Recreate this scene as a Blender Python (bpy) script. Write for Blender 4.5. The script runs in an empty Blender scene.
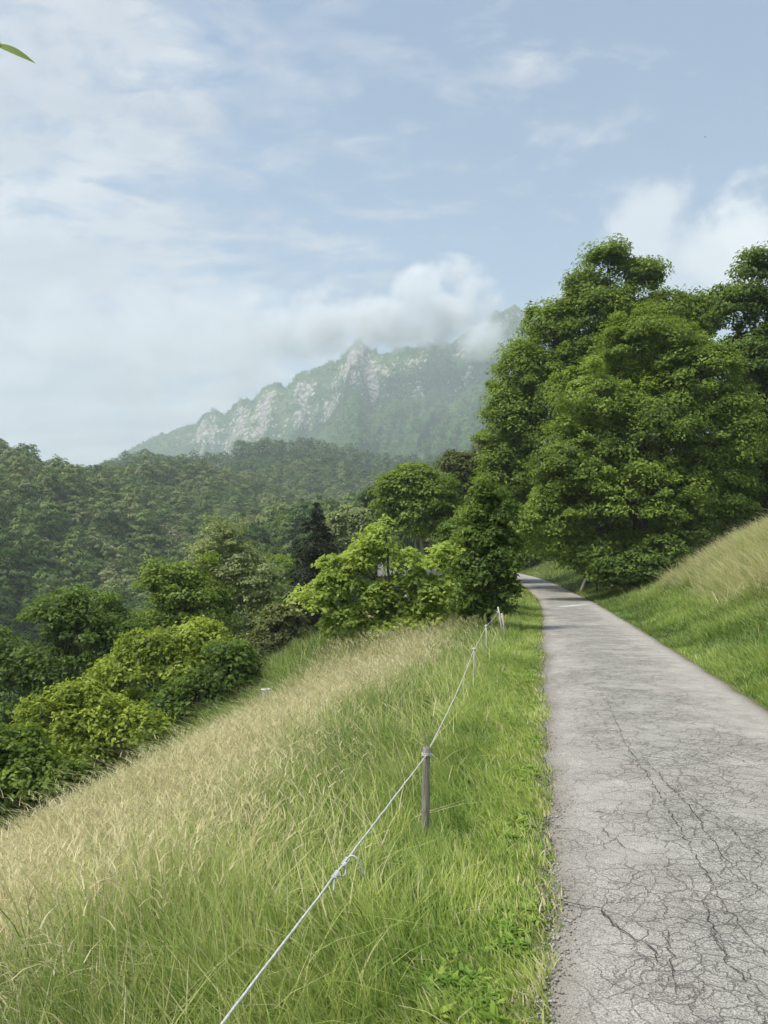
import bpy, math, random
import numpy as np
rng = np.random.default_rng(7)
random.seed(7)
scene = bpy.context.scene
COL = scene.collection
F = 769.0; HOR = 569.0; PITCH = math.atan((HOR - 512) / F); EYE = 1.6

def at(px, py, Y):
    """point at ground distance Y in front of the camera that stands in line with a pixel"""
    a = (px - 384) / F; b = (512 - py) / F
    c, s = math.cos(PITCH), math.sin(PITCH)
    dx, dy, dz = a, c - b * s, s + b * c
    k = Y / dy
    return np.array([dx * k, Y, EYE + dz * k])

# ---------------------------------------------------------------- noise
class VNoise:
    def __init__(self, seed):
        self.t = np.random.default_rng(seed).random((256, 256))
    def __call__(self, x, y):
        x = np.asarray(x, float); y = np.asarray(y, float)
        xi = np.floor(x).astype(int); yi = np.floor(y).astype(int)
        fx = x - xi; fy = y - yi
        fx = fx * fx * (3 - 2 * fx); fy = fy * fy * (3 - 2 * fy)
        t = self.t; a = t[xi % 256, yi % 256]; b = t[(xi + 1) % 256, yi % 256]
        c = t[xi % 256, (yi + 1) % 256]; d = t[(xi + 1) % 256, (yi + 1) % 256]
        return (a * (1 - fx) + b * fx) * (1 - fy) + (c * (1 - fx) + d * fx) * fy - 0.5
N1, N2, N3 = VNoise(1), VNoise(2), VNoise(3)
def fbm(n, x, y, o=4, g=0.5):
    r = 0; a = 1
    for i in range(o):
        r = r + a * n(x * 2 ** i + 17.3 * i, y * 2 ** i + 5.1 * i); a *= g
    return r
def sstep(a, b, x):
    t = np.clip((x - a) / (b - a), 0, 1); return t * t * (3 - 2 * t)

# ---------------------------------------------------------------- terrain
HW = 1.265
_cy = np.array([-60, 0, 10, 20, 30, 37, 46, 55, 65, 75, 85, 95, 110, 130, 160, 400.])
_cx = np.array([-10.95, 1.29, 3.33, 5.37, 7.41, 8.75, 10.1, 11.15, 12.0, 12.3, 12.0, 11.0, 8.5, 3, -8, -120.])
_gy = np.arange(-60, 400, 0.5)
_gx = np.interp(_gy, _cy, _cx)
_k = np.exp(-0.5 * (np.arange(-16, 17) / 6.0) ** 2); _k /= _k.sum()
_gx = np.convolve(np.pad(_gx, 16, mode='reflect', reflect_type='odd'), _k, 'valid')
def xc(y): return np.interp(y, _gy, _gx)
_dx = np.gradient(_gx, _gy)
def cosr(y): return 1 / np.sqrt(1 + np.interp(y, _gy, _dx) ** 2)
def zr(y): return np.interp(y, [-60, 0, 34, 45, 55, 65, 75, 120, 200, 400], [0, 0, 0, 0.14, 0.456, 0.78, 1.1, 2.6, 5, 8])
def offs(x, y): return (xc(y) - x) * cosr(y)      # + is left of the road's centre
_ls = [0, .7, 1.2, 2.0, 4, 6, 7.5, 10, 20, 45, 80, 4000]
_lz = [0, -.02, -.08, -.33, -1.14, -2.1, -3.0, -4.3, -11, -24, -36, -44]
_rs = [0, .3, 1.0, 2.0, 4, 6, 8, 10, 20, 60, 4000]
_rz = [0, .02, .22, .66, 1.85, 2.98, 3.85, 4.35, 6.2, 14, 60]
def near_z(x, y):
    u = offs(x, y)
    zl = np.interp(u - HW, _ls, _lz); zrr = np.interp(-u - HW, _rs, _rz)
    k = 1 - 0.35 * sstep(26, 42, y)
    z = zr(y) + np.where(u > 0, zl, zrr * k)
    z = z + 2.15 * np.exp(-((x + 3.0) / 6.0) ** 2 - ((y - 29) / 7.0) ** 2) * sstep(2.5, 7, u)
    w = sstep(1.0, 3.0, np.abs(u) - HW)
    z = z + w * (0.16 * fbm(N1, x / 3.1, y / 3.1, 3) + 0.05 * N2(x / .6, y / .6)) * np.where(u < 0, 2.2, 1)
    w2 = sstep(12, 40, np.abs(u))
    return z + w2 * 3 * fbm(N3, x / 40, y / 40, 3)
def pxof(x, y):
    y2 = np.maximum(y, 1e-3)
    p = 384 + F * x / y2
    return np.where(y > 0, np.clip(p, -1500, 2300), np.where(x < 0, -1500, 2300))
def crest(px, r, P, D, H, sl, back):
    Dc = np.interp(px, P, D); Hc = np.interp(px, P, H)
    return np.where(r < Dc, Hc - (Dc - r) * sl, Hc - (r - Dc) * back)
def hill_z(x, y):
    r = np.hypot(x, y); px = pxof(x, y)
    a = crest(px, r, [-1500, -200, 0, 60, 130, 220, 330, 430, 520, 700, 2300],
              [260, 300, 330, 345, 375, 420, 480, 520, 540, 560, 560],
              [56, 53, 42, 40, 45, 47, 36, 24, 14, 20, 60], 0.33, 0.22)
    b = crest(px, r, [-1500, 0, 130, 200, 300, 400, 470, 700, 2300],
              [700, 720, 700, 690, 690, 700, 720, 720, 700],
              [40, 60, 90, 97, 99, 101, 107, 115, 120], 0.27, 0.12)
    n = fbm(N2, x / 70 + 3, y / 70, 4)
    a = a + n * 17 * sstep(90, 200, r); b = b + n * 24 - 2
    return np.maximum(a, b)
def height(x, y):
    x = np.asarray(x, float); y = np.asarray(y, float)
    r = np.hypot(x, y)
    zn = near_z(x, np.clip(y, -59, 399)); zh = hill_z(x, y)
    w = sstep(60, 110, r)
    zh = zh - (1 - w) * 80
    d = zn - zh
    k = 6.0; h = np.clip(0.5 + 0.5 * d / k, 0, 1)
    return zh * (1 - h) + zn * h + k * h * (1 - h) * (np.abs(d) < k) * 1.0

# ---------------------------------------------------------------- mesh helpers
def make_mesh(name, V, Fq, attrs=None, smooth=False):
    V = np.asarray(V, np.float32); Fq = np.asarray(Fq, np.int32)
    k = Fq.shape[1]
    me = bpy.data.meshes.new(name)
    me.vertices.add(len(V)); me.vertices.foreach_set('co', V.ravel())
    me.loops.add(Fq.size); me.loops.foreach_set('vertex_index', Fq.ravel())
    me.polygons.add(len(Fq))
    me.polygons.foreach_set('loop_start', np.arange(0, Fq.size, k, dtype=np.int32))
    if attrs:
        for n, a in attrs.items():
            at_ = me.attributes.new(n, 'FLOAT', 'POINT'); at_.data.foreach_set('value', np.asarray(a, np.float32))
    me.update(calc_edges=True)
    if smooth: me.polygons.foreach_set('use_smooth', np.ones(len(Fq), bool))
    return me
def obj(name, me, mat=None, parent=None):
    o = bpy.data.objects.new(name, me); COL.objects.link(o)
    if mat: me.materials.append(mat)
    if parent: o.parent = parent
    return o
def tag(o, label=None, cat=None, group=None, kind=None):
    if label: o['label'] = label
    if cat: o['category'] = cat
    if group: o['group'] = group
    if kind: o['kind'] = kind
    return o
def empty(name, loc):
    o = bpy.data.objects.new(name, None); COL.objects.link(o); o.location = [float(v) for v in loc]
    o.empty_display_size = 0.1
    return o
def grid_faces(n, m, wrap=False):
    i, j = np.meshgrid(np.arange(n - 1), np.arange(m - 1 if not wrap else m), indexing='ij')
    j2 = (j + 1) % m
    return np.stack([i * m + j, i * m + j2, (i + 1) * m + j2, (i + 1) * m + j], -1).reshape(-1, 4)
class MB:
    def __init__(s): s.V = []; s.F = []; s.n = 0; s.A = []
    def add(s, V, Fq, a=0.5):
        V = np.asarray(V, float); s.V.append(V); s.F.append(np.asarray(Fq) + s.n); s.n += len(V)
        s.A.append(np.full(len(V), a) if np.isscalar(a) else a)
    def tube(s, pts, radii, seg=7, cap=True, jit=0.0, a=0.5):
        pts = np.asarray(pts, float); n = len(pts); radii = np.broadcast_to(np.asarray(radii, float), (n,)).copy()
        T = np.gradient(pts, axis=0); T /= np.linalg.norm(T, axis=1)[:, None] + 1e-9
        ref = np.array([0, 0, 1.]) if abs(T[0][2]) < .9 else np.array([1., 0, 0])
        V = []
        A = np.cross(T[0], ref); A /= np.linalg.norm(A)
        ang = np.linspace(0, 2 * np.pi, seg, endpoint=False)
        if cap:
            pts = np.vstack([pts[:1], pts, pts[-1:]]); T = np.vstack([T[:1], T, T[-1:]])
            radii = np.concatenate([[radii[0] * .02], radii, [radii[-1] * .02]])
        for p, t, r in zip(pts, T, radii):
            A = A - t * A.dot(t); A /= np.linalg.norm(A) + 1e-9; B = np.cross(t, A)
            rr = r * (1 + jit * (rng.random(seg) - .5))
            V.append(p + rr[:, None] * (np.cos(ang)[:, None] * A + np.sin(ang)[:, None] * B))
        s.add(np.concatenate(V), grid_faces(len(pts), seg, True), a)
    def box(s, c, sx, sy, sz, rz=0.0, a=0.5):
        q = np.array([[-1, -1, -1], [1, -1, -1], [1, 1, -1], [-1, 1, -1], [-1, -1, 1], [1, -1, 1], [1, 1, 1], [-1, 1, 1]], float) * [sx / 2, sy / 2, sz / 2]
        R = np.array([[math.cos(rz), -math.sin(rz), 0], [math.sin(rz), math.cos(rz), 0], [0, 0, 1]])
        s.add(q @ R.T + np.asarray(c, float), [[0, 3, 2, 1], [4, 5, 6, 7], [0, 1, 5, 4], [1, 2, 6, 5], [2, 3, 7, 6], [3, 0, 4, 7]], a)
    def mesh(s, name, smooth=False):
        return make_mesh(name, np.concatenate(s.V), np.concatenate(s.F), {'tint': np.concatenate(s.A)}, smooth)

# ---------------------------------------------------------------- materials
def newmat(name):
    m = bpy.data.materials.new(name); m.use_nodes = True
    nt = m.node_tree; nt.nodes.clear()
    out = nt.nodes.new('ShaderNodeOutputMaterial')
    return m, nt, out
def nd(nt, t, **kw):
    n = nt.nodes.new(t)
    for k, v in kw.items():
        if k in n.inputs.keys() if isinstance(k, str) else False: n.inputs[k].default_value = v
        else: setattr(n, k, v)
    return n
def ramp(nt, stops, src=None, interp='LINEAR'):
    n = nt.nodes.new('ShaderNodeValToRGB'); e = n.color_ramp.elements; n.color_ramp.interpolation = interp
    while len(e) < len(stops): e.new(0.5)
    for i, (p, c) in enumerate(stops):
        e[i].position = p; e[i].color = (*c, 1) if len(c) == 3 else c
    if src: nt.links.new(src, n.inputs[0])
    return n
def noise(nt, scale, detail=4, rough=.55, vec=None, dist=0.0):
    n = nt.nodes.new('ShaderNodeTexNoise'); n.inputs['Scale'].default_value = scale
    n.inputs['Detail'].default_value = detail; n.inputs['Roughness'].default_value = rough; n.inputs['Distortion'].default_value = dist
    if vec: nt.links.new(vec, n.inputs['Vector'])
    return n
def mixc(nt, f, a, b, mode='MIX'):
    n = nt.nodes.new('ShaderNodeMix'); n.data_type = 'RGBA'; n.blend_type = mode
    for v, s in ((f, n.inputs[0]), (a, n.inputs[6]), (b, n.inputs[7])):
        if isinstance(v, (int, float)): s.default_value = v
        elif isinstance(v, tuple): s.default_value = (*v, 1)
        else: nt.links.new(v, s)
    return n.outputs[2]
def maths(nt, op, a, b=0.0, clamp=False):
    n = nt.nodes.new('ShaderNodeMath'); n.operation = op; n.use_clamp = clamp
    for v, s in ((a, n.inputs[0]), (b, n.inputs[1])):
        if isinstance(v, (int, float)): s.default_value = v
        else: nt.links.new(v, s)
    return n.outputs[0]

def leaf_mat(name, dark, light, trans=0.35, rough=0.55, extra=None):
    m, nt, out = newmat(name)
    a = nt.nodes.new('ShaderNodeAttribute'); a.attribute_name = 'tint'
    stops = [(0.0, dark), (1.0, light)]
    if extra: stops = [(0.0, dark), (0.85, light), (1.0, extra)]
    r = ramp(nt, stops, a.outputs['Fac'])
    p = nt.nodes.new('ShaderNodeBsdfPrincipled'); p.inputs['Roughness'].default_value = rough
    p.inputs['Specular IOR Level'].default_value = 0.25
    nt.links.new(r.outputs[0], p.inputs['Base Color'])
    t = nt.nodes.new('ShaderNodeBsdfTranslucent')
    tc = mixc(nt, 0.55, r.outputs[0], (light[0] * 1.5, light[1] * 1.5, light[2] * .8))
    nt.links.new(tc, t.inputs['Color'])
    mx = nt.nodes.new('ShaderNodeMixShader'); mx.inputs[0].default_value = trans
    nt.links.new(p.outputs[0], mx.inputs[1]); nt.links.new(t.outputs[0], mx.inputs[2])
    nt.links.new(mx.outputs[0], out.inputs['Surface'])
    return m
def grass_mat(name):
    """tint: yellowish or bluish green blade; dry: how straw-coloured the blade is"""
    m, nt, out = newmat(name)
    a = nt.nodes.new('ShaderNodeAttribute'); a.attribute_name = 'tint'
    d = nt.nodes.new('ShaderNodeAttribute'); d.attribute_name = 'dry'
    g = ramp(nt, [(0, (.06, .135, .03)), (.5, (.175, .34, .035)), (1, (.42, .53, .09))], a.outputs['Fac'])
    s = ramp(nt, [(0, (.44, .38, .16)), (1, (.86, .77, .47))], a.outputs['Fac'])
    c = mixc(nt, d.outputs['Fac'], g.outputs[0], s.outputs[0])
    p = nt.nodes.new('ShaderNodeBsdfPrincipled'); p.inputs['Roughness'].default_value = .5
    p.inputs['Specular IOR Level'].default_value = 0.3
    nt.links.new(c, p.inputs['Base Color'])
    t = nt.nodes.new('ShaderNodeBsdfTranslucent'); nt.links.new(c, t.inputs['Color'])
    mx = nt.nodes.new('ShaderNodeMixShader'); mx.inputs[0].default_value = .4
    nt.links.new(p.outputs[0], mx.inputs[1]); nt.links.new(t.outputs[0], mx.inputs[2])
    nt.links.new(mx.outputs[0], out.inputs['Surface'])
    return m
def simple_mat(name, c1, c2, scale=8, rough=.8, bump=0.3, stretch=(1, 1, 1), metal=0):
    m, nt, out = newmat(name)
    tc = nt.nodes.new('ShaderNodeTexCoord'); mp = nt.nodes.new('ShaderNodeMapping'); mp.inputs['Scale'].default_value = stretch
    nt.links.new(tc.outputs['Object'], mp.inputs[0])
    n = noise(nt, scale, 6, .65, mp.outputs[0])
    r = ramp(nt, [(.3, c1), (.7, c2)], n.outputs['Fac'])
    p = nt.nodes.new('ShaderNodeBsdfPrincipled'); p.inputs['Roughness'].default_value = rough; p.inputs['Metallic'].default_value = metal
    nt.links.new(r.outputs[0], p.inputs['Base Color'])
    b = nt.nodes.new('ShaderNodeBump'); b.inputs['Strength'].default_value = bump; b.inputs['Distance'].default_value = .02
    nt.links.new(n.outputs['Fac'], b.inputs['Height']); nt.links.new(b.outputs[0], p.inputs['Normal'])
    nt.links.new(p.outputs[0], out.inputs['Surface'])
    return m
BARK = simple_mat('bark', (.05, .04, .03), (.14, .12, .09), 9, .9, .6, (1, 1, .25))
PALEBARK = simple_mat('pale_bark', (.28, .27, .23), (.5, .48, .42), 6, .85, .4, (1, 1, .3))
WOOD = simple_mat('weathered_wood', (.14, .125, .105), (.45, .41, .35), 14, .85, .7, (6, 6, .5))
PALEWOOD = simple_mat('pale_wood', (.45, .42, .34), (.68, .64, .55), 14, .8, .5, (6, 6, .5))
GRASS = grass_mat('grass_blades')
LEAF = dict(
    mid=leaf_mat('leaf_mid', (.06, .11, .018), (.31, .42, .065), .35),
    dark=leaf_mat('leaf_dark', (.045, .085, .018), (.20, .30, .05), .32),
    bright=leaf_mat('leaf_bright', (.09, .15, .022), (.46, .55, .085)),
    walnut=leaf_mat('leaf_walnut', (.20, .30, .06), (.52, .62, .15), .45),
    olive=leaf_mat('leaf_olive', (.10, .125, .04), (.22, .25, .08)),
    brown=leaf_mat('leaf_brown', (.045, .065, .02), (.19, .23, .07)),
    needle=leaf_mat('needles', (.03, .05, .028), (.09, .12, .06), .1),
    grey=leaf_mat('leaf_grey', (.15, .20, .08), (.42, .48, .21)),
)
def hill_leaf():
    m, nt, out = newmat('leaf_hillside')
    a = nt.nodes.new('ShaderNodeAttribute'); a.attribute_name = 'tint'
    oi = nt.nodes.new('ShaderNodeObjectInfo')
    r = ramp(nt, [(0, (.05, .10, .025)), (.5, (.12, .20, .045)), (.8, (.20, .28, .065)), (1, (.27, .29, .13))])
    s = maths(nt, 'ADD', maths(nt, 'MULTIPLY', a.outputs['Fac'], .75), maths(nt, 'MULTIPLY', maths(nt, 'SUBTRACT', oi.outputs['Random'], .4), .7), True)
    nt.links.new(s, r.inputs[0])
    p = nt.nodes.new('ShaderNodeBsdfPrincipled'); p.inputs['Roughness'].default_value = .6
    p.inputs['Specular IOR Level'].default_value = 0.2
    nt.links.new(r.outputs[0], p.inputs['Base Color'])
    t = nt.nodes.new('ShaderNodeBsdfTranslucent'); nt.links.new(r.outputs[0], t.inputs['Color'])
    mx = nt.nodes.new('ShaderNodeMixShader'); mx.inputs[0].default_value = .25
    nt.links.new(p.outputs[0], mx.inputs[1]); nt.links.new(t.outputs[0], mx.inputs[2])
    nt.links.new(mx.outputs[0], out.inputs['Surface'])
    return m
HILL_LEAF = hill_leaf()

def ground_mat():
    m, nt, out = newmat('meadow_soil')
    tc = nt.nodes.new('ShaderNodeNewGeometry')
    n1 = noise(nt, .5, 5, .6, tc.outputs['Position']); n2 = noise(nt, 14, 5, .7, tc.outputs['Position'])
    g = ramp(nt, [(.3, (.07, .10, .025)), (.55, (.12, .17, .035)), (.75, (.20, .20, .08))], n1.outputs['Fac'])
    d = ramp(nt, [(.35, (.10, .085, .055)), (.65, (.19, .20, .07))], n2.outputs['Fac'])
    c = mixc(nt, .5, g.outputs[0], d.outputs[0])
    vl = nt.nodes.new('ShaderNodeVectorMath'); vl.operation = 'LENGTH'; nt.links.new(tc.outputs['Position'], vl.inputs[0])
    far = nt.nodes.new('ShaderNodeMapRange'); far.inputs[1].default_value = 70; far.inputs[2].default_value = 120
    nt.links.new(vl.outputs['Value'], far.inputs[0])
    c = mixc(nt, far.outputs[0], c, (.035, .06, .02))
    p = nt.nodes.new('ShaderNodeBsdfPrincipled'); p.inputs['Roughness'].default_value = .95
    p.inputs['Specular IOR Level'].default_value = 0.1
    nt.links.new(c, p.inputs['Base Color'])
    b = nt.nodes.new('ShaderNodeBump'); b.inputs['Distance'].default_value = .04; b.inputs['Strength'].default_value = .8
    nt.links.new(n2.outputs['Fac'], b.inputs['Height']); nt.links.new(b.outputs[0], p.inputs['Normal'])
    nt.links.new(p.outputs[0], out.inputs['Surface'])
    return m

def road_mat():
    m, nt, out = newmat('old_asphalt')
    geo = nt.nodes.new('ShaderNodeNewGeometry'); P = geo.outputs['Position']
    uv = nt.nodes.new('ShaderNodeAttribute'); uv.attribute_name = 'across'   # -1 left edge, 1 right edge
    big = noise(nt, .55, 4, .55, P, .6); mid = noise(nt, 3.2, 5, .6, P); fine = noise(nt, 130, 3, .7, P); agg = noise(nt, 420, 2, .6, P)
    grey = ramp(nt, [(.3, (.295, .285, .255)), (.7, (.425, .41, .37))], mid.outputs['Fac'])
    pink = ramp(nt, [(.3, (.315, .295, .265)), (.7, (.46, .43, .39))], mid.outputs['Fac'])
    # worn grey wheel track along the middle, pinkish either side
    track = nt.nodes.new('ShaderNodeMapRange'); track.inputs[1].default_value = .15; track.inputs[2].default_value = .5
    off = maths(nt, 'ABSOLUTE', maths(nt, 'ADD', uv.outputs['Fac'], .12))
    off = maths(nt, 'ADD', off, maths(nt, 'MULTIPLY', maths(nt, 'SUBTRACT', big.outputs['Fac'], .5), 1.6))
    nt.links.new(off, track.inputs[0])
    c = mixc(nt, track.outputs[0], grey.outputs[0], pink.outputs[0])
    spk = ramp(nt, [(.36, (.42, .42, .42)), (.5, (1, 1, 1)), (.66, (1.7, 1.67, 1.6))], fine.outputs['Fac'])
    c = mixc(nt, .75, c, spk.outputs[0], 'MULTIPLY')
    spk2 = ramp(nt, [(.38, (.7, .7, .7)), (.62, (1.25, 1.25, 1.25))], agg.outputs['Fac'])
    c = mixc(nt, .7, c, spk2.outputs[0], 'MULTIPLY')
    # crazed cracking
    wob = noise(nt, 5, 4, .6, P)
    sc = nt.nodes.new('ShaderNodeVectorMath'); sc.operation = 'MULTIPLY_ADD'; sc.inputs[1].default_value = (.2, .2, .2)
    nt.links.new(wob.outputs['Color'], sc.inputs[0]); nt.links.new(P, sc.inputs[2])
    def crack(scale, w, mn, mx_):
        v = nt.nodes.new('ShaderNodeTexVoronoi'); v.feature = 'DISTANCE_TO_EDGE'; v.inputs['Scale'].default_value = scale
        nt.links.new(sc.outputs[0], v.inputs['Vector'])
        r = nt.nodes.new('ShaderNodeMapRange'); r.inputs[1].default_value = w; r.inputs[2].default_value = w * .25
        nt.links.new(v.outputs['Distance'], r.inputs[0])
        nn = noise(nt, 1.1, 4, .6, P)
        g = nt.nodes.new('ShaderNodeMapRange'); g.inputs[1].default_value = mn; g.inputs[2].default_value = mx_
        nt.links.new(nn.outputs['Fac'], g.inputs[0])
        return maths(nt, 'MULTIPLY', r.outputs[0], g.outputs[0], True)
    inv = nt.nodes.new('ShaderNodeMapRange'); inv.inputs[1].default_value = .95; inv.inputs[2].default_value = .45
    nt.links.new(off, inv.inputs[0])
    k1 = crack(4.2, .018, .32, .48); k2 = crack(8.5, .032, .38, .54); k3 = crack(34, .10, .38, .56)
    k1 = maths(nt, 'MULTIPLY', k1, maths(nt, 'MAXIMUM', inv.outputs[0], .12))
    k2 = maths(nt, 'MULTIPLY', k2, inv.outputs[0])
    k = maths(nt, 'MAXIMUM', k1, maths(nt, 'MAXIMUM', maths(nt, 'MULTIPLY', k2, .8), maths(nt, 'MULTIPLY', maths(nt, 'MULTIPLY', k3, inv.outputs[0]), .3)))
    c = mixc(nt, maths(nt, 'MULTIPLY', k, .55), c, (.05, .047, .042))
    # dirt along the edges
    ed = nt.nodes.new('ShaderNodeMapRange'); ed.inputs[1].default_value = .84; ed.inputs[2].default_value = 1.04
    ea = maths(nt, 'ADD', maths(nt, 'ABSOLUTE', uv.outputs['Fac']), maths(nt, 'MULTIPLY', maths(nt, 'SUBTRACT', mid.outputs['Fac'], .5), .3))
    nt.links.new(ea, ed.inputs[0])
    c = mixc(nt, maths(nt, 'MULTIPLY', ed.outputs[0], .75), c, (.15, .125, .09))
    p = nt.nodes.new('ShaderNodeBsdfPrincipled'); p.inputs['Roughness'].default_value = .9; p.inputs['Specular IOR Level'].default_value = .25
    nt.links.new(c, p.inputs['Base Color'])
    h = maths(nt, 'SUBTRACT', maths(nt, 'ADD', maths(nt, 'MULTIPLY', fine.outputs['Fac'], .35), maths(nt, 'MULTIPLY', agg.outputs['Fac'], .12)), k)
    b = nt.nodes.new('ShaderNodeBump'); b.inputs['Distance'].default_value = .012; b.inputs['Strength'].default_value = .9
    nt.links.new(h, b.inputs['Height']); nt.links.new(b.outputs[0], p.inputs['Normal'])
    nt.links.new(p.outputs[0], out.inputs['Surface'])
    return m

def mountain_mat():
    m, nt, out = newmat('rock_and_wood')
    geo = nt.nodes.new('ShaderNodeNewGeometry'); P = geo.outputs['Position']
    st = nt.nodes.new('ShaderNodeAttribute'); st.attribute_name = 'rock'
    n1 = noise(nt, .02, 6, .65, P); n2 = noise(nt, .09, 5, .7, P); n3 = noise(nt, .006, 4, .5, P)
    rock = ramp(nt, [(.35, (.10, .10, .09)), (.5, (.36, .33, .30)), (.62, (.70, .65, .60))], n2.outputs['Fac'])
    wood = ramp(nt, [(.25, (.03, .075, .03)), (.5, (.055, .12, .045)), (.75, (.12, .20, .06))], n1.outputs['Fac'])
    mead = mixc(nt, ramp(nt, [(.46, (0, 0, 0)), (.6, (1, 1, 1))], n3.outputs['Fac']).outputs[0], wood.outputs[0], (.13, .20, .06))
    f = maths(nt, 'ADD', st.outputs['Fac'], maths(nt, 'MULTIPLY', maths(nt, 'SUBTRACT', n2.outputs['Fac'], .5), 2.2))
    f = ramp(nt, [(.48, (0, 0, 0)), (.6, (1, 1, 1))], f)
    c = mixc(nt, f.outputs[0], mead, rock.outputs[0])
    p = nt.nodes.new('ShaderNodeBsdfPrincipled'); p.inputs['Roughness'].default_value = .95; p.inputs['Specular IOR Level'].default_value = .1
    nt.links.new(c, p.inputs['Base Color'])
    b = nt.nodes.new('ShaderNodeBump'); b.inputs['Distance'].default_value = 14; b.inputs['Strength'].default_value = 1
    nt.links.new(n2.outputs['Fac'], b.inputs['Height']); nt.links.new(b.outputs[0], p.inputs['Normal'])
    nt.links.new(p.outputs[0], out.inputs['Surface'])
    return m

# ================================================================= GROUND (one polar sheet round the camera)
ang = np.concatenate([np.linspace(-44, 44, 420), np.linspace(44, 316, 90)[1:-1]])
rad = np.concatenate([np.linspace(.3, 12, 80), 12 * (3000 / 12) ** (np.linspace(0, 1, 260)[1:])])
A_, R_ = np.meshgrid(np.radians(ang), rad, indexing='xy')
X = R_ * np.sin(A_); Y = R_ * np.cos(A_)
Z = height(X, Y)
u = np.abs(offs(X, Y)); Z = Z - 0.05 * (1 - sstep(HW - .12, HW + .02, u)) * (Y > -59) * (R_ < 150)
V = np.stack([X, Y, Z], -1).reshape(-1, 3)
V = np.vstack([V, [[0, 0, -.05]]])
Fg = grid_faces(len(rad), len(ang), True)
nA = len(ang)
fan = np.array([[len(V) - 1, (i + 1) % nA, i, i] for i in range(nA)])
me = make_mesh('ground', V, Fg[:, ::-1], smooth=True)
tag(obj('ground', me, ground_mat()), kind='structure')

# ================================================================= ROAD
ys = np.concatenate([np.arange(-6, 14, .07), np.arange(14, 140, .3)])
def edge_left(y): return 1 - .01 + .05 * N1(y * 2.3, y * 0 + 3) + .03 * N2(y * 6, y * 0 + 1) + .05 * N2(y * .7, y * 0) + .02 * N3(y * 9, y * 0)
tr = np.tan(np.arctan(np.interp(ys, _gy, _dx)))
nx = 1 / np.sqrt(1 + tr ** 2); ny = -tr / np.sqrt(1 + tr ** 2)
ac = np.array([-1.0, -.97, -.9, -.6, -.3, 0, .3, .6, .9, .97, 1.0])
eL = edge_left(ys); eR = 1 + .035 * N1(ys * 2.1, ys * 0 + 9) + .04 * N2(ys * .6, ys * 0 + 5)
V = []; aa = []
for a in ac:
    e = np.where(a < 0, eL, eR)
    w = a * HW * e
    zz = zr(ys) + .012 * (1 - a * a) + .006 * N2(ys / .5, ys * 0 + a * 3) - (0.05 if abs(a) == 1 else 0)
    V.append(np.stack([xc(ys) + w * nx, ys + w * ny, zz + .008], -1)); aa.append(np.full(len(ys), a))
V = np.stack(V, 1); aa = np.stack(aa, 1).ravel()
road_me = make_mesh('road', V.reshape(-1, 3), grid_faces(len(ys), len(ac)), {'across': aa})
road = tag(obj('road', road_me, road_mat()), kind='structure')
CRACK = simple_mat('crack_dark', (.03, .028, .024), (.08, .07, .055), 20, .95, .2)
def ground_pt(px, py):
    a = at(px, py, 1.0); d = (a - [0, 0, EYE]); t = -EYE / d[2]
    return np.array([d[0] * t, d[1] * t, 0])
cb = MB()
def crack(pts, w):
    P = [ground_pt(*p) for p in pts]
    Q = [P[0]]
    for a, b in zip(P[:-1], P[1:]):
        n = max(3, int(np.linalg.norm(b - a) / .035))
        for i in range(1, n + 1):
            q = a + (b - a) * i / n
            if i < n: q = q + np.append(rng.normal(0, .009, 2), 0)
            Q.append(q)
    Q = np.array(Q); T = np.gradient(Q, axis=0); T /= np.linalg.norm(T, axis=1)[:, None]
    S = np.stack([-T[:, 1], T[:, 0], T[:, 2] * 0], -1)
    s = np.linspace(0, 1, len(Q)); ww = .5 * w * (.25 + .75 * np.sin(np.pi * np.clip(s * .95 + .03, 0, 1)) ** .5) * (.5 + rng.random(len(Q)))
    zz = .0245
    L = Q + S * ww[:, None] / 2; R = Q - S * ww[:, None] / 2
    V = np.stack([L, R], 1).reshape(-1, 3); V[:, 2] = zz
    cb.add(V, grid_faces(len(Q), 2))
crack([(543, 823), (560, 832), (578, 833), (590, 838)], .014)
crack([(575, 845), (582, 850), (588, 853)], .008)
crack([(552, 904), (575, 909), (602, 914), (612, 929), (625, 937), (650, 952), (665, 972)], .016)
crack([(606, 700), (625, 745), (655, 790), (690, 850), (722, 905), (748, 940), (790, 985)], .010)
crack([(640, 757), (680, 800), (697, 820), (722, 860), (768, 900), (820, 930)], .011)
crack([(672, 790), (730, 830), (745, 850), (790, 880)], .008)
crack([(600, 830), (625, 852), (650, 860)], .009)
crack([(703, 905), (714, 930), (716, 950)], .010)
crack([(668, 935), (670, 965), (676, 1000)], .009)
crack([(715, 945), (735, 975), (765, 1002)], .009)
crack([(668, 965), (640, 962), (600, 955)], .007)
ck = obj('crack', cb.mesh('crack'), CRACK, road)
# pale cross drain
p0, p1 = ground_pt(563, 607), ground_pt(600, 604)
mb = MB(); mid_ = (p0 + p1) / 2; L = np.linalg.norm(p1 - p0)
mb.box([mid_[0], mid_[1], .0], L, .5, .056, math.atan2(p1[1] - p0[1], p1[0] - p0[0]))
mb.mesh('x')
obj('drain_strip', mb.mesh('drain_strip'), simple_mat('pale_concrete', (.4, .4, .38), (.62, .62, .6), 6, .8, .1), road)

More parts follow.
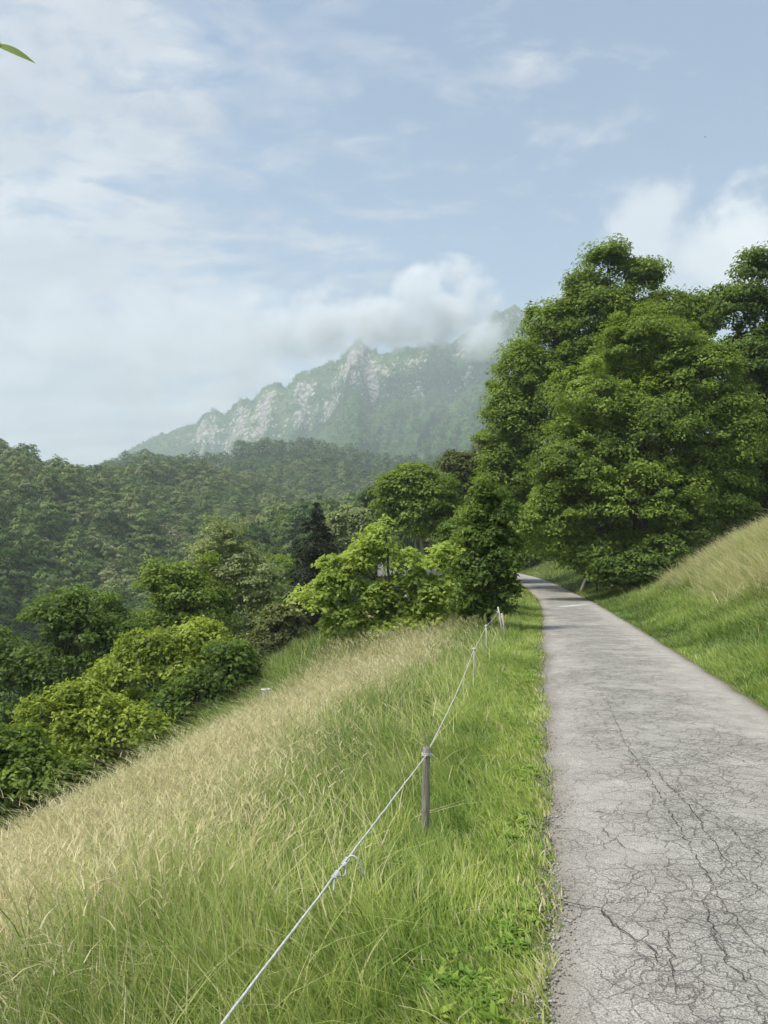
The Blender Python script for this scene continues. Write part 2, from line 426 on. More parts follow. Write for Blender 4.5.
# ================================================================= LEAVES
def leaves(C, N, size, tint, rg, aspect=.55, fold=.25):
    """C centres (n,3), N leaf normals (n,3) -> folded diamond leaves"""
    n = len(C)
    N = N / (np.linalg.norm(N, axis=1)[:, None] + 1e-9)
    a = rg.normal(size=(n, 3)); T = a - N * (a * N).sum(1)[:, None]; T /= np.linalg.norm(T, axis=1)[:, None] + 1e-9
    B = np.cross(N, T)
    s = (size * (.6 + .8 * rg.random(n)))[:, None]
    v0 = C - T * s; v2 = C + T * s - N * s * .25
    v1 = C + B * s * aspect + N * s * fold; v3 = C - B * s * aspect + N * s * fold
    V = np.stack([v0, v1, v2, v3], 1).reshape(-1, 3)
    Fq = np.arange(4 * n).reshape(n, 4)
    return V, Fq, np.repeat(np.clip(tint, 0, 1), 4)
def sph(rg, n):
    v = rg.normal(size=(n, 3)); return v / np.linalg.norm(v, axis=1)[:, None]
def crown_points(rg, lobes, n_clump, n_leaf, rc, fill=.72, droop=.5, flat=.38, up=.25, outw=.45, jn=.38, spray=0.0, hollow=0.0):
    """leaf centres, normals, tints for a crown of lobes (c, r(3)); returns also clump centres"""
    L = np.array([[*l[0], *l[1]] for l in lobes], float)
    wgt = (L[:, 3] * L[:, 5]) ** 1.0; wgt /= wgt.sum()
    k = rg.choice(len(L), n_clump, p=wgt)
    d = sph(rg, n_clump); d[:, 2] = np.where((d[:, 2] < -.35) & (rg.random(n_clump) < .6), -d[:, 2], d[:, 2])
    rr = fill + (1.08 - fill) * rg.random(n_clump) ** .7
    bump = 1 + .22 * (rg.random(n_clump) - .5) + np.where(rg.random(n_clump) < spray, .18 * rg.random(n_clump), 0)
    c = L[k, :3] + d * L[k, 3:6] * (rr * bump)[:, None]
    # drop clumps buried in other lobes
    keep = np.ones(n_clump, bool)
    for j in range(len(L)):
        q = ((c - L[j, :3]) / L[j, 3:6]); keep &= ~(((q ** 2).sum(1) < .42) & (k != j))
    if hollow: keep &= fbm(N1, (c[:, 0] + .6 * c[:, 1]) / (rc * 3.2) + 31, c[:, 2] / (rc * 2.2) + 31, 2) > -hollow
    c = c[keep]; d = d[keep]; k = k[keep]
    m = len(c)
    lt = rg.normal(0, .10, len(L)); ct = rg.normal(0, .16, m) + lt[k]
    rcs = rc * (.5 + 1.0 * rg.random(m))
    i = np.repeat(np.arange(m), n_leaf)
    q = sph(rg, len(i)) * (rg.random(len(i)) ** .45)[:, None]
    hor = np.hypot(q[:, 0], q[:, 1])
    pos = c[i] + np.stack([q[:, 0], q[:, 1], q[:, 2] * flat - droop * hor ** 2 * .5], -1) * rcs[i][:, None]
    # push along outward so that clumps hang in tiers
    nrm = np.stack([q[:, 0] * .6, q[:, 1] * .6, np.full(len(i), .75)], -1) + d[i] * outw + rg.normal(0, jn, (len(i), 3))
    tint = .45 + ct[i] + rg.normal(0, .17, len(i)) + up * q[:, 2] * .0
    return pos, nrm, tint, c
def limb(mb, a, b, r0, r1, rg, seg=6, sag=.12, n=6):
    t = np.linspace(0, 1, n)[:, None]; a = np.asarray(a); b = np.asarray(b)
    L = np.linalg.norm(b - a)
    p = a + (b - a) * t; p[:, 2] += (np.sin(t[:, 0] * np.pi) * sag * L)
    p[1:-1] += rg.normal(0, .03 * L, (n - 2, 3))
    mb.tube(p, np.linspace(r0, r1, n), seg)
def tree_mesh(lobes, base, rg, n_clump, n_leaf, rc, leaf, tr, lean=None, twigs=26, **kw):
    pos, nrm, tint, cl = crown_points(rg, lobes, n_clump, n_leaf, rc, **kw)
    V, Fq, T = leaves(pos, nrm, leaf, tint, rg)
    cm = make_mesh('crown', V, Fq, {'tint': T})
    mb = MB()
    top = np.array(max(lobes, key=lambda l: l[0][2])[0], float)
    cen = np.mean([l[0] for l in lobes], axis=0)
    b = np.asarray(base, float)
    n = 9; t = np.linspace(0, 1, n)[:, None]
    midp = np.array([b[0] * .5 + cen[0] * .5, b[1] * .5 + cen[1] * .5, (b[2] + cen[2]) / 2])
    axis = (1 - t) ** 2 * (b - [0, 0, .3]) + 2 * t * (1 - t) * midp + t ** 2 * top
    axis[1:-1] += rg.normal(0, tr * .25, (n - 2, 3))
    rad_ = tr * (1 - t[:, 0]) ** .8 + tr * .08; rad_[0] *= 1.35
    mb.tube(axis, rad_, 9, jit=.15)
    for l in lobes:
        k = rg.integers(2, 6); limb(mb, axis[k], np.array(l[0]), rad_[k] * .6, tr * .1, rg)
    if len(cl):
        for c in cl[rg.choice(len(cl), min(twigs, len(cl)), replace=False)]:
            l = min(lobes, key=lambda l: np.linalg.norm(np.array(l[0]) - c))
            limb(mb, np.array(l[0]), c, tr * .16, tr * .04, rg, 4)
    return cm, mb.mesh('trunk', True)
def place_tree(name, label, cat, lobes, base, seed, mat, bark=BARK, group=None, nclump=200, nleaf=120, rc=.7, leaf=.1, tr=.18, **kw):
    rg = np.random.default_rng(seed)
    b = np.asarray(base, float)
    lob = [(np.asarray(c, float) - b, r) for c, r in lobes]
    cm, tm = tree_mesh(lob, [0, 0, 0], rg, nclump, nleaf, rc, leaf, tr, **kw)
    root = tag(empty(name, b), label, cat, group)
    obj('trunk', tm, bark, root); obj('crown', cm, mat, root)
    return root
def px_lobes(Y, L, depth=.9):
    out = []
    for l in L:
        px, py, rx, rz = l[:4]; dy = l[4] if len(l) > 4 else 0
        c = at(px, py, Y + dy); m = (Y + dy) / F
        out.append((c, (rx * m, (rx * .5 + rz * .5) * m * depth, rz * m)))
    return out
def base_at(px, Y, dx=0):
    x = at(px, HOR, Y)[0] + dx
    return (x, Y, float(height(x, Y)))
def ptree(name, label, cat, Y, bpx, L, seed, mat, **kw):
    return place_tree(name, label, cat, px_lobes(Y, L, kw.pop('depth', .9)), base_at(bpx, Y), seed, LEAF[mat], **kw)

G_BIG = 'tall trees on the bank right of the road'
ptree('broadleaf_tree', 'tallest broadleaf tree right of the road, its open top reaching highest into the sky', 'tree', 50, 590,
      [(608, 264, 22, 20), (645, 275, 22, 13), (588, 285, 20, 16), (600, 318, 42, 32), (552, 325, 30, 22), (525, 375, 30, 34), (660, 325, 42, 32), (700, 320, 24, 26),
       (512, 430, 30, 45), (570, 400, 55, 55), (503, 490, 22, 45), (545, 500, 35, 45), (640, 400, 60, 55)], 11, 'mid',
      nclump=1700, nleaf=120, rc=.8, leaf=.105, tr=.34, group=G_BIG, droop=.45, flat=.58, outw=.7, jn=.5, fill=.5, spray=.2, hollow=.5)
ptree('broadleaf_tree', 'broad leafy tree with tiered boughs hanging down to the grass bank by the road', 'tree', 38, 640,
      [(648, 345, 45, 35), (690, 375, 45, 40), (600, 400, 45, 40), (650, 430, 65, 50), (715, 440, 42, 50), (580, 465, 45, 45), (640, 500, 70, 48), (560, 515, 34, 36),
       (710, 500, 45, 32), (600, 548, 42, 22), (650, 548, 36, 22), (535, 526, 22, 20), (598, 556, 26, 14)], 12, 'mid',
      nclump=1500, nleaf=135, rc=.68, leaf=.084, tr=.32, group=G_BIG, droop=.65, flat=.52, outw=.7, jn=.5, fill=.5, spray=.2, hollow=.4)
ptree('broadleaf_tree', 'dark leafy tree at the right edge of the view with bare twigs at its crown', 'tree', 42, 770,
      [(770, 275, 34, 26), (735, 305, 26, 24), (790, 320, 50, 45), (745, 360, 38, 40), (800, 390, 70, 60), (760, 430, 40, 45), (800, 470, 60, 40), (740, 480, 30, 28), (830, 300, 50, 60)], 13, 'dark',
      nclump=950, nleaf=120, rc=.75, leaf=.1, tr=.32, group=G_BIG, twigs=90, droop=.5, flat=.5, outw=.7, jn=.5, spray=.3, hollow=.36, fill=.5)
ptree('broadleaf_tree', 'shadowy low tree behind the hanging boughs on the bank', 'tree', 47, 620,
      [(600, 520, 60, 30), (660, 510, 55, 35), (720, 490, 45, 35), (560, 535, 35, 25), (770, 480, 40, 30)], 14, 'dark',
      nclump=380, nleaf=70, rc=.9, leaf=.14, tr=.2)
ptree('broadleaf_tree', 'olive brown tree left of the tall trees and above the road bend', 'tree', 60, 480,
      [(488, 460, 20, 24), (466, 480, 22, 26), (500, 500, 22, 34), (478, 520, 24, 34), (455, 470, 16, 18)], 15, 'brown',
      nclump=330, nleaf=80, rc=.8, leaf=.14, tr=.2)
ptree('broadleaf_tree', 'round dark green tree with a pale forked trunk behind the young walnut', 'tree', 50, 432,
      [(412, 487, 28, 22), (395, 500, 22, 22), (432, 500, 26, 26), (415, 515, 30, 20), (450, 520, 16, 24)], 16, 'mid', bark=PALEBARK,
      nclump=330, nleaf=80, rc=.7, leaf=.12, tr=.16)
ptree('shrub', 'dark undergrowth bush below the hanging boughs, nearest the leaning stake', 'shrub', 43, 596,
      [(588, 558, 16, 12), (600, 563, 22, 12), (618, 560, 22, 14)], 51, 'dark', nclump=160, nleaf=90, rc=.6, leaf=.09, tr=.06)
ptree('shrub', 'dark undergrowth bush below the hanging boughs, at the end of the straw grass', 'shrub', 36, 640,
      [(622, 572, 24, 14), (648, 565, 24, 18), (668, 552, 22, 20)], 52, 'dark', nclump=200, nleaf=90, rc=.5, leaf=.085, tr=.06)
ptree('shrub', 'tall dark hazel shrub at the end of the rope fence', 'shrub', 20.5, 489,
      [(486, 500, 10, 18), (503, 512, 9, 22), (474, 535, 13, 22), (495, 545, 15, 30), (510, 560, 10, 22), (482, 575, 18, 26), (503, 595, 12, 20), (470, 600, 16, 16), (488, 606, 20, 10), (465, 565, 10, 14)], 17, 'dark', spray=.3, hollow=.3, jn=.55,
      nclump=250, nleaf=75, rc=.34, leaf=.06, tr=.06, droop=.9, fill=.5)
ptree('shrub', 'leafy green shrub between the young walnut and the hazel', 'shrub', 26, 462,
      [(460, 560, 16, 22), (470, 590, 18, 20), (448, 605, 18, 16), (478, 530, 14, 24)], 53, 'mid', nclump=200, nleaf=85, rc=.4, leaf=.07, tr=.05, flat=.6)
ptree('broadleaf_tree', 'mid green tree closing the gap behind the hazel and left of the road bend', 'tree', 58, 505,
      [(508, 470, 22, 26), (515, 505, 22, 30), (500, 535, 20, 24), (488, 500, 16, 24), (525, 535, 16, 18)], 54, 'mid', nclump=330, nleaf=90, rc=.8, leaf=.13, tr=.16, flat=.6)
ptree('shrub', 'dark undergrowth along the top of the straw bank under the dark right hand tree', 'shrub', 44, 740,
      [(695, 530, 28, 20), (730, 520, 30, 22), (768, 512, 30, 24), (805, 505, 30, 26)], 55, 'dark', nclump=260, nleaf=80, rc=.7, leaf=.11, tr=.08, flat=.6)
ptree('shrub', 'low dark bush behind the hazel on the left verge of the road bend', 'shrub', 30, 478,
      [(474, 570, 20, 35), (460, 545, 16, 30), (494, 560, 14, 40)], 18, 'dark',
      nclump=220, nleaf=75, rc=.42, leaf=.08, tr=.07)
ptree('young_walnut', 'young pale green walnut tree with spreading leaf fans in front of the house', 'tree', 24, 395,
      [(378, 540, 20, 16), (362, 560, 22, 14), (340, 580, 26, 16), (322, 598, 24, 15), (404, 560, 20, 15), (440, 560, 20, 15), (458, 588, 18, 24), (432, 598, 20, 20), (380, 598, 24, 22), (385, 530, 12, 12), (410, 612, 26, 16), (330, 562, 14, 12), (415, 580, 20, 12), (436, 582, 14, 10),
       (350, 618, 30, 18), (395, 632, 34, 18), (435, 628, 28, 18), (360, 645, 24, 12)], 19, 'walnut',
      nclump=390, nleaf=56, rc=.40, leaf=.078, tr=.09, fill=.3, droop=1.3, flat=.3, jn=.5)
ptree('broadleaf_tree', 'airy grey green tree with a pale upright trunk in the left clump', 'tree', 42, 224,
      [(222, 536, 20, 20), (234, 556, 26, 22), (244, 580, 36, 28), (208, 562, 20, 22), (225, 610, 42, 30), (262, 610, 30, 34), (250, 645, 34, 28)], 20, 'grey', bark=PALEBARK,
      nclump=360, nleaf=60, rc=.7, leaf=.10, tr=.15, fill=.4)
ptree('broadleaf_tree', 'yellow green tree rising left of the airy grey tree', 'tree', 38, 180,
      [(172, 578, 22, 18), (198, 572, 16, 20), (158, 600, 24, 22), (185, 595, 26, 20), (200, 605, 26, 24), (168, 628, 34, 22)], 21, 'mid', spray=.2, hollow=.25, jn=.5, flat=.5,
      nclump=300, nleaf=85, rc=.6, leaf=.095, tr=.14)
ptree('broadleaf_tree', 'dark domed tree at the left edge, topmost of the lower left clump', 'tree', 32, 75,
      [(88, 608, 28, 18), (62, 622, 34, 24), (75, 640, 46, 34), (35, 652, 38, 34), (112, 645, 34, 34), (5, 660, 34, 30), (10, 690, 40, 40), (70, 680, 50, 40)], 22, 'dark', spray=.2, hollow=.25, jn=.5, flat=.5,
      nclump=520, nleaf=90, rc=.6, leaf=.09, tr=.18)
ptree('broadleaf_tree', 'bright leafy tree in the middle of the lower left clump', 'tree', 27, 180,
      [(160, 652, 34, 20), (196, 642, 24, 18), (220, 655, 22, 18), (135, 675, 34, 24), (190, 675, 36, 28), (140, 700, 34, 30)], 23, 'bright', spray=.2, hollow=.25, jn=.5, flat=.5,
      nclump=380, nleaf=85, rc=.5, leaf=.08, tr=.14)
ptree('broadleaf_tree', 'dark tree at the meadow edge, rightmost of the lower left clump', 'tree', 25, 215,
      [(225, 670, 26, 26), (205, 700, 30, 28), (238, 695, 20, 22), (175, 722, 28, 26)], 24, 'dark', spray=.2, hollow=.25, jn=.5, flat=.5,
      nclump=300, nleaf=85, rc=.45, leaf=.08, tr=.12)
ptree('bush', 'sunlit bright green bush at the meadow edge, front of the lower left clump', 'bush', 20, 85,
      [(80, 705, 30, 20), (55, 725, 32, 26), (105, 725, 30, 24), (80, 750, 44, 30), (135, 735, 24, 24), (40, 765, 34, 28)], 25, 'bright', spray=.2, hollow=.25, jn=.5, flat=.5,
      nclump=380, nleaf=95, rc=.36, leaf=.062, tr=.1)
ptree('bush', 'dark green bush in the left corner above the straw grass', 'bush', 18, 15,
      [(8, 750, 30, 24), (25, 780, 34, 30), (-20, 770, 40, 40), (60, 785, 26, 22), (0, 810, 34, 24)], 26, 'mid',
      nclump=300, nleaf=95, rc=.34, leaf=.062, tr=.09)
ptree('broadleaf_tree', 'fresh green tree between the airy grey tree and the spruce', 'tree', 60, 275,
      [(280, 575, 20, 20), (268, 590, 20, 22), (290, 600, 18, 22), (275, 615, 26, 24)], 27, 'mid',
      nclump=240, nleaf=75, rc=.8, leaf=.14, tr=.16)
ptree('broadleaf_tree', 'pale green tree behind the spruce and left of the round dark tree', 'tree', 75, 355,
      [(350, 525, 20, 18), (365, 545, 22, 22), (340, 545, 20, 22)], 28, 'grey',
      nclump=240, nleaf=70, rc=.95, leaf=.17, tr=.2)
ptree('broadleaf_tree', 'light green tree overhanging the far end of the road', 'tree', 82, 520,
      [(515, 535, 30, 22), (545, 540, 30, 25), (490, 540, 24, 25), (500, 560, 18, 12)], 29, 'mid',
      nclump=300, nleaf=70, rc=1.0, leaf=.2, tr=.2)
ptree('broadleaf_tree', 'small olive tree low in front of the spruce at the foot of the meadow', 'tree', 36, 285,
      [(282, 625, 18, 18), (265, 650, 16, 20), (295, 640, 14, 16)], 30, 'olive',
      nclump=160, nleaf=75, rc=.5, leaf=.09, tr=.08)

# spruce
def spruce(base, H, R, seed, label):
    rg = np.random.default_rng(seed); P = []; N = []
    mb = MB(); mb.tube([[0, 0, -.3], [0, 0, H * .5], [0, 0, H]], [.2, .12, .02], 8)
    nl = 34
    for i in range(nl):
        t = .12 + .88 * (i / (nl - 1)); z = H * t; r = R * (1 - t) ** .6 * (1 - .35 * rg.random()) + .12
        for k in range(int(6 + 5 * (1 - t))):
            a = rg.random() * 6.283; rr = r * (.7 + .4 * rg.random())
            tip = np.array([math.cos(a) * rr, math.sin(a) * rr, z - rr * .28])
            s0 = np.array([0, 0, z])
            mb.tube([s0, (s0 + tip) / 2 + [0, 0, -.02 * rr], tip], [.025, .015, .005], 4)
            n = int(60 + 90 * rr)
            s = rg.random(n) ** .8
            q = s0 + (tip - s0) * s[:, None]
            w = .32 * rr * (1 - s) * .7 + .08
            side = np.array([-math.sin(a), math.cos(a), 0])
            q = q + side * (w * rg.normal(0, .6, n))[:, None]; q[:, 2] -= np.abs(rg.normal(0, .10, n)) + .06 * rr * s
            P.append(q); N.append(np.tile([0, 0, .7], (n, 1)) + rg.normal(0, .5, (n, 3)))
    P = np.concatenate(P); N = np.concatenate(N)
    V, Fq, T = leaves(P, N, .1, .4 + rg.normal(0, .2, len(P)), rg, aspect=.3)
    root = tag(empty('spruce_tree', base), label, 'tree')
    obj('trunk', mb.mesh('trunk', True), BARK, root); obj('crown', make_mesh('crown', V, Fq, {'tint': T}), LEAF['needle'], root)
b = base_at(316, 46); top = at(316, 503, 46)[2]
spruce(b, top - b[2], 4.3, 41, 'dark spruce tree standing between the walnut and the left clump')

# ================================================================= HILLSIDE WOOD
def hill_variant(seed, nc, nl, rc, leaf):
    rg = np.random.default_rng(seed)
    h = 8.5 + 3 * rg.random()
    lobes = [((0, 0, h * .62), (3.4, 3.4, h * .36))]
    for i in range(4):
        a = rg.random() * 6.28
        lobes.append(((2.0 * math.cos(a), 2.0 * math.sin(a), h * (.45 + .3 * rg.random())), (2.2, 2.2, 2.0 + rg.random())))
    return tree_mesh(lobes, [0, 0, 0], rg, nc, nl, rc, leaf, .22, twigs=6, outw=1.3, jn=.25, fill=.85, droop=.7)
variants = [hill_variant(100 + i, 150, 36, .95, .25) for i in range(6)]
rg = np.random.default_rng(5)
cand = []
# jittered fan of positions over the visible hillsides
def scatter(pxa, pxb, r0, r1, spacing):
    pts = []
    r = r0
    while r < r1:
        arc = (pxb - pxa) / F * r; n = max(1, int(arc / spacing))
        for i in range(n):
            px = pxa + (pxb - pxa) * (i + rg.random()) / n; rr = r + (rg.random() - .5) * spacing
            th = math.atan((px - 384) / F); pts.append((rr * math.sin(th), rr * math.cos(th)))
        r += spacing * .85
    return np.array(pts)
near_h = scatter(-60, 520, 92, 560, 6.3)
far_h = scatter(60, 640, 560, 760, 8.0)
def visible(P):
    """keep only trees whose top clears the ground between them and the camera"""
    Hh = height(P[:, 0], P[:, 1]) + 8
    sl = (Hh - EYE) / np.hypot(P[:, 0], P[:, 1]); ok = np.ones(len(P), bool)
    for t in np.linspace(.3, .97, 22):
        q = P * t; hz = height(q[:, 0], q[:, 1]) + (4 if t < .95 else 0)
        ok &= (hz - EYE) / np.hypot(q[:, 0], q[:, 1]) < sl
    return ok
near_h = near_h[visible(near_h)]; far_h = far_h[visible(far_h)]
order = np.argsort(np.hypot(near_h[:, 0], near_h[:, 1])); near_h = near_h[order]
NI = 285
protos = []
kinds = ['broadleaf tree with a rounded crown in the closed wood on the facing hillside']
for i, (x, y) in enumerate(near_h[:NI]):
    v = variants[rg.integers(0, 6)]
    z = float(height(x, y))
    root = tag(empty('hillside_tree', (x, y, z - .2)), kinds[0], 'tree', 'trees of the wood on the facing hillside')
    s = .58 + .55 * rg.random() ** 1.5; root.scale = (s, s, s * (.9 + .35 * rg.random())); root.rotation_euler = (0, 0, rg.random() * 6.28)
    cm, tm = v
    if not cm.materials: cm.materials.append(HILL_LEAF)
    if not tm.materials: tm.materials.append(BARK)
    for nme, mm in (('trunk', tm), ('crown', cm)):
        o = bpy.data.objects.new(nme, mm); COL.objects.link(o); o.parent = root
def merged_wood(name, P, seed, nc, nl, rc, leaf, zf, label, mat=None):
    rg = np.random.default_rng(seed); VV = []; TT = []
    lib = []
    for i in range(8):
        h = 9 + 2 * rg.random(); lobes = [((0, 0, h * .6), (3.6, 3.6, h * .38)), ((1.8, 0, h * .5), (2.2, 2.2, 2.4)), ((-1.5, 1.2, h * .6), (2.1, 2.1, 2.2))]
        pos, nrm, tint, cl = crown_points(rg, lobes, nc, nl, rc, outw=1.4, jn=.25, fill=.88)
        V, Fq, T = leaves(pos, nrm, leaf, tint, rg); lib.append((V, T))
    for (x, y), z in zip(P, zf):
        V, T = lib[rg.integers(0, 8)]
        a = rg.random() * 6.28; s = .62 + .55 * rg.random(); c_, s_ = math.cos(a), math.sin(a)
        W = np.stack([(V[:, 0] * c_ - V[:, 1] * s_) * s + x, (V[:, 0] * s_ + V[:, 1] * c_) * s + y, V[:, 2] * s * (.9 + .4 * rg.random()) + z], -1)
        VV.append(W); TT.append(np.clip(T + rg.normal(0, .27), 0, 1))
    V = np.concatenate(VV); me = make_mesh(name, V, np.arange(len(V)).reshape(-1, 4), {'tint': np.concatenate(TT)})
    return tag(obj(name, me, mat or HILL_LEAF), label, 'wood', kind='stuff')
rest = near_h[NI:]
merged_wood('woodland', rest, 61, 60, 14, 1.1, .42, height(rest[:, 0], rest[:, 1]), 'closed green woodland on the upper slopes of the near hills')
merged_wood('woodland', far_h, 62, 36, 8, 1.3, .62, height(far_h[:, 0], far_h[:, 1]), 'bluish green woodland along the ridge below the mountain')
print('hill trees', len(near_h), len(far_h))

# ================================================================= MOUNTAIN
MP = [20, 60, 100, 128, 160, 186, 196, 204, 214, 224, 230, 240, 252, 260, 272, 286, 300, 306, 318, 335, 350, 358, 368, 380, 400, 430, 460, 488, 503, 517, 530, 560, 620, 700, 800, 1000]
MY = [500, 485, 466, 449, 434, 426, 423, 411, 409, 413, 401, 395, 396, 387, 381, 382, 371, 375, 367, 358, 346, 341, 350, 351, 348, 343, 338, 324, 306, 303, 314, 330, 345, 370, 420, 480]
def mtn(px, t):
    """t = metres in front of the crest"""
    Dc = 2000 + 220 * np.sin(px / 95.0) + 60 * N1(px / 35, px * 0)
    Hc = EYE + (HOR - np.interp(px, MP, MY)) / F * Dc
    r = Dc - t
    X = r * (px - 384) / F; Y = r
    wob = 60 * fbm(N2, px / 45.0, t / 500 + 3, 3) + 22 * fbm(N3, px / 9.0, t / 120, 2)
    tt = np.maximum(t, 0) + wob * sstep(5, 60, t)
    tt = np.maximum(tt, 0)
    cl = sstep(120, 230, px) 
    d1 = np.interp(tt, [0, 25, 60, 110, 150, 190, 1300], [0, 12, 30, 85, 100, 150, 600])
    d2 = np.interp(tt, [0, 150, 1300], [0, 55, 480])
    drop = d1 * cl + d2 * (1 - cl)
    rib = np.abs(fbm(N1, px / 18.0 + t / 260, t / 420, 5)) * 95 * sstep(20, 250, t)
    fine = 7 * fbm(N3, X / 22, Y / 22, 3) + 3.5 * N1(X / 6, Y / 6)
    crag = (22 * fbm(N1, px / 13.0, t / 60 + 9, 4) + 22 * np.maximum(fbm(N2, px / 16.0 + 3, t / 90, 2) - .12, 0)) * cl * (1 - sstep(120, 300, t))
    z = np.where(t >= 0, Hc - drop - rib + fine + crag, Hc + .5 * t + fine + crag)
    return X, Y, z
pxs = np.arange(10, 860, 1.1); ts = np.concatenate([np.arange(-300, 0, 30), np.arange(0, 320, 4.5), np.arange(320, 1250, 9)])
PX, TT = np.meshgrid(pxs, ts, indexing='ij')
X, Y, Z = mtn(PX, TT)
gx = np.gradient(Z, axis=1) / (np.abs(np.gradient(Y, axis=1)) + 1e-6)
steep = np.abs(gx)
rock = -.14 + .44 * sstep(.8, 1.6, steep) + .10 * (1 - sstep(60, 330, TT)) * sstep(150, 230, PX) + .55 * np.clip(fbm(N2, PX / 22, TT / 110, 4), -.5, .6) - .25 * sstep(300, 500, TT)
for cpx, ct_ in ((207, 90), (238, 110), (262, 90), (300, 130), (330, 160), (350, 110), (372, 150), (420, 150), (470, 120)):
    rock = rock + .5 * np.exp(-((PX - cpx) / 8) ** 2 - ((TT - ct_) / 60) ** 2)
# a pinkish bare face low on the left end of the ridge
face = np.exp(-((PX - 192) / 11) ** 2 - ((TT - 330) / 130) ** 2); rock = rock + 1.0 * face
V = np.stack([X, Y, Z], -1).reshape(-1, 3)
me = make_mesh('mountain', V, grid_faces(len(pxs), len(ts)), {'rock': rock.ravel()}, smooth=False)
tag(obj('mountain', me, mountain_mat()), kind='structure')
# woods on it
rg = np.random.default_rng(77)
n = 17000
ppx = 80 + 470 * rg.random(n); pt = 10 + 1150 * rg.random(n) ** 1.1
ii = np.clip(((ppx - 10) / 1.1).astype(int), 0, len(pxs) - 1); jj = np.clip(np.searchsorted(ts, pt), 0, len(ts) - 1)
ok = (rock[ii, jj] < .34) & (fbm(N1, ppx / 26, pt / 130, 3) > -.22)
ppx, pt = ppx[ok], pt[ok]; mx_, my_, mz_ = mtn(ppx, pt)
merged_wood('woodland', np.stack([mx_, my_], -1), 63, 9, 5, 2.2, 1.5, mz_ - 3, 'hazy woodland covering the slopes of the rocky mountain', leaf_mat('leaf_mountain', (.05, .13, .045), (.18, .33, .10), .25))

# ================================================================= GRASS
def blades(P, h, w, lean, tint, dry, levels=4, bend=1.0):
    n = len(P)
    t = np.linspace(0, 1, levels)
    ld = lean / (np.linalg.norm(lean, axis=1)[:, None] + 1e-6); lm = np.linalg.norm(lean, axis=1)
    yaw = rng.random(n) * np.pi; wd = np.stack([np.cos(yaw), np.sin(yaw)], -1)
    V = np.zeros((n, levels, 2, 3), np.float32)
    for i, s in enumerate(t):
        hx = ld * (lm * h * (s ** 2 * bend + s * .25))[:, None]
        z = h * s * (1 - .28 * np.minimum(lm, 1.2) * s * bend)
        ww = w * (1 - s ** 1.8 * .93) * .5
        for k, sg in enumerate((-1, 1)):
            V[:, i, k, 0] = P[:, 0] + hx[:, 0] + sg * ww * wd[:, 0]
            V[:, i, k, 1] = P[:, 1] + hx[:, 1] + sg * ww * wd[:, 1]
            V[:, i, k, 2] = P[:, 2] + z
    base = (np.arange(n) * levels * 2)[:, None, None]
    q = np.array([[2 * i, 2 * i + 1, 2 * i + 3, 2 * i + 2] for i in range(levels - 1)])[None]
    Fq = (base + q).reshape(-1, 4)
    T = np.repeat(np.clip(tint, 0, 1), levels * 2)
    D = np.clip(dry[:, None] + np.repeat(t, 2)[None] ** 2 * .22, 0, 1).ravel()
    return V.reshape(-1, 3), Fq, T, D
def fan_points(n, a0, a1, r0, r1, p=.5):
    th = np.radians(a0 + (a1 - a0) * rng.random(n))
    r = (r0 ** p + rng.random(n) * (r1 ** p - r0 ** p)) ** (1 / p)
    return r * np.sin(th), r * np.cos(th), r
class GrassAcc:
    def __init__(s): s.V = []; s.F = []; s.T = []; s.D = []; s.n = 0
    def add(s, V, Fq, T, D):
        s.V.append(V); s.F.append(Fq + s.n); s.T.append(T); s.D.append(D); s.n += len(V)
    def build(s, name, label):
        me = make_mesh(name, np.concatenate(s.V), np.concatenate(s.F), {'tint': np.concatenate(s.T), 'dry': np.concatenate(s.D)})
        return tag(obj(name, me, GRASS), label, 'grass', kind='stuff')
def lean_field(x, y, amp):
    a = 2.6 + 2.4 * fbm(N2, x / 1.3, y / 1.3, 3)
    m = amp * (.5 + .9 * np.abs(fbm(N3, x / .8, y / .8, 2)))
    L = np.stack([np.cos(a) * m, np.sin(a) * m], -1)
    return L + rng.normal(0, .34, L.shape) * (.5 + 1.6 * rng.random((len(x), 1)) ** 3)

# left side: tall meadow
G = GrassAcc()
x, y, r = fan_points(430000, -44, 12, 1.0, 46)
s = offs(x, y) - HW
k = (s > .55) & (s < 11) & (rng.random(len(x)) < np.where(s < 1.0, .5, 1))
x, y, r, s = x[k], y[k], r[k], s[k]
z = height(x, y)
cl = fbm(N1, x / .9, y / .9, 3); big = fbm(N3, x / 3.5 + 4, y / 3.5, 3)
dryf = .10 * sstep(.8, 1.5, s) + .90 * sstep(1.9, 3.3, s + 1.7 * big + 1.3 * cl) * (1 - .15 * (1 - sstep(2.0, 4.5, r))) * sstep(-.45, .25, cl + big * .6 + .12) 
dryf = np.maximum(dryf, sstep(.05, .35, big) * sstep(1.4, 2.3, s) * .6)
dryf = dryf * (1 - .85 * sstep(19, 24, y) * sstep(5.5, 7, s))
tall = .17 + .23 * sstep(.7, 1.8, s) + .10 * sstep(2.5, 5, s)
tuft = fbm(N2, x / .22, y / .22, 2)
h = tall * (.45 + .85 * rng.random(len(x))) * (1 + .7 * cl + .7 * tuft)
h *= np.where((r < 3.5) & (s > 1), 1.1, 1)
w = (.0034 + .0030 * rng.random(len(x))) * (1 + r / 9) * np.where(dryf > .5, .7, 1)
dry = np.where(rng.random(len(x)) < dryf * .42, .65 + .35 * rng.random(len(x)), .04 + .30 * dryf * rng.random(len(x)))
dry = np.where((rng.random(len(x)) < .05), .7, dry)
tint = .42 + .45 * big + .45 * cl + .5 * tuft + rng.normal(0, .24, len(x)) + .12 * (s < 1.3) - .12 * sstep(1.4, 2.2, s) * (1 - sstep(3, 4, s))
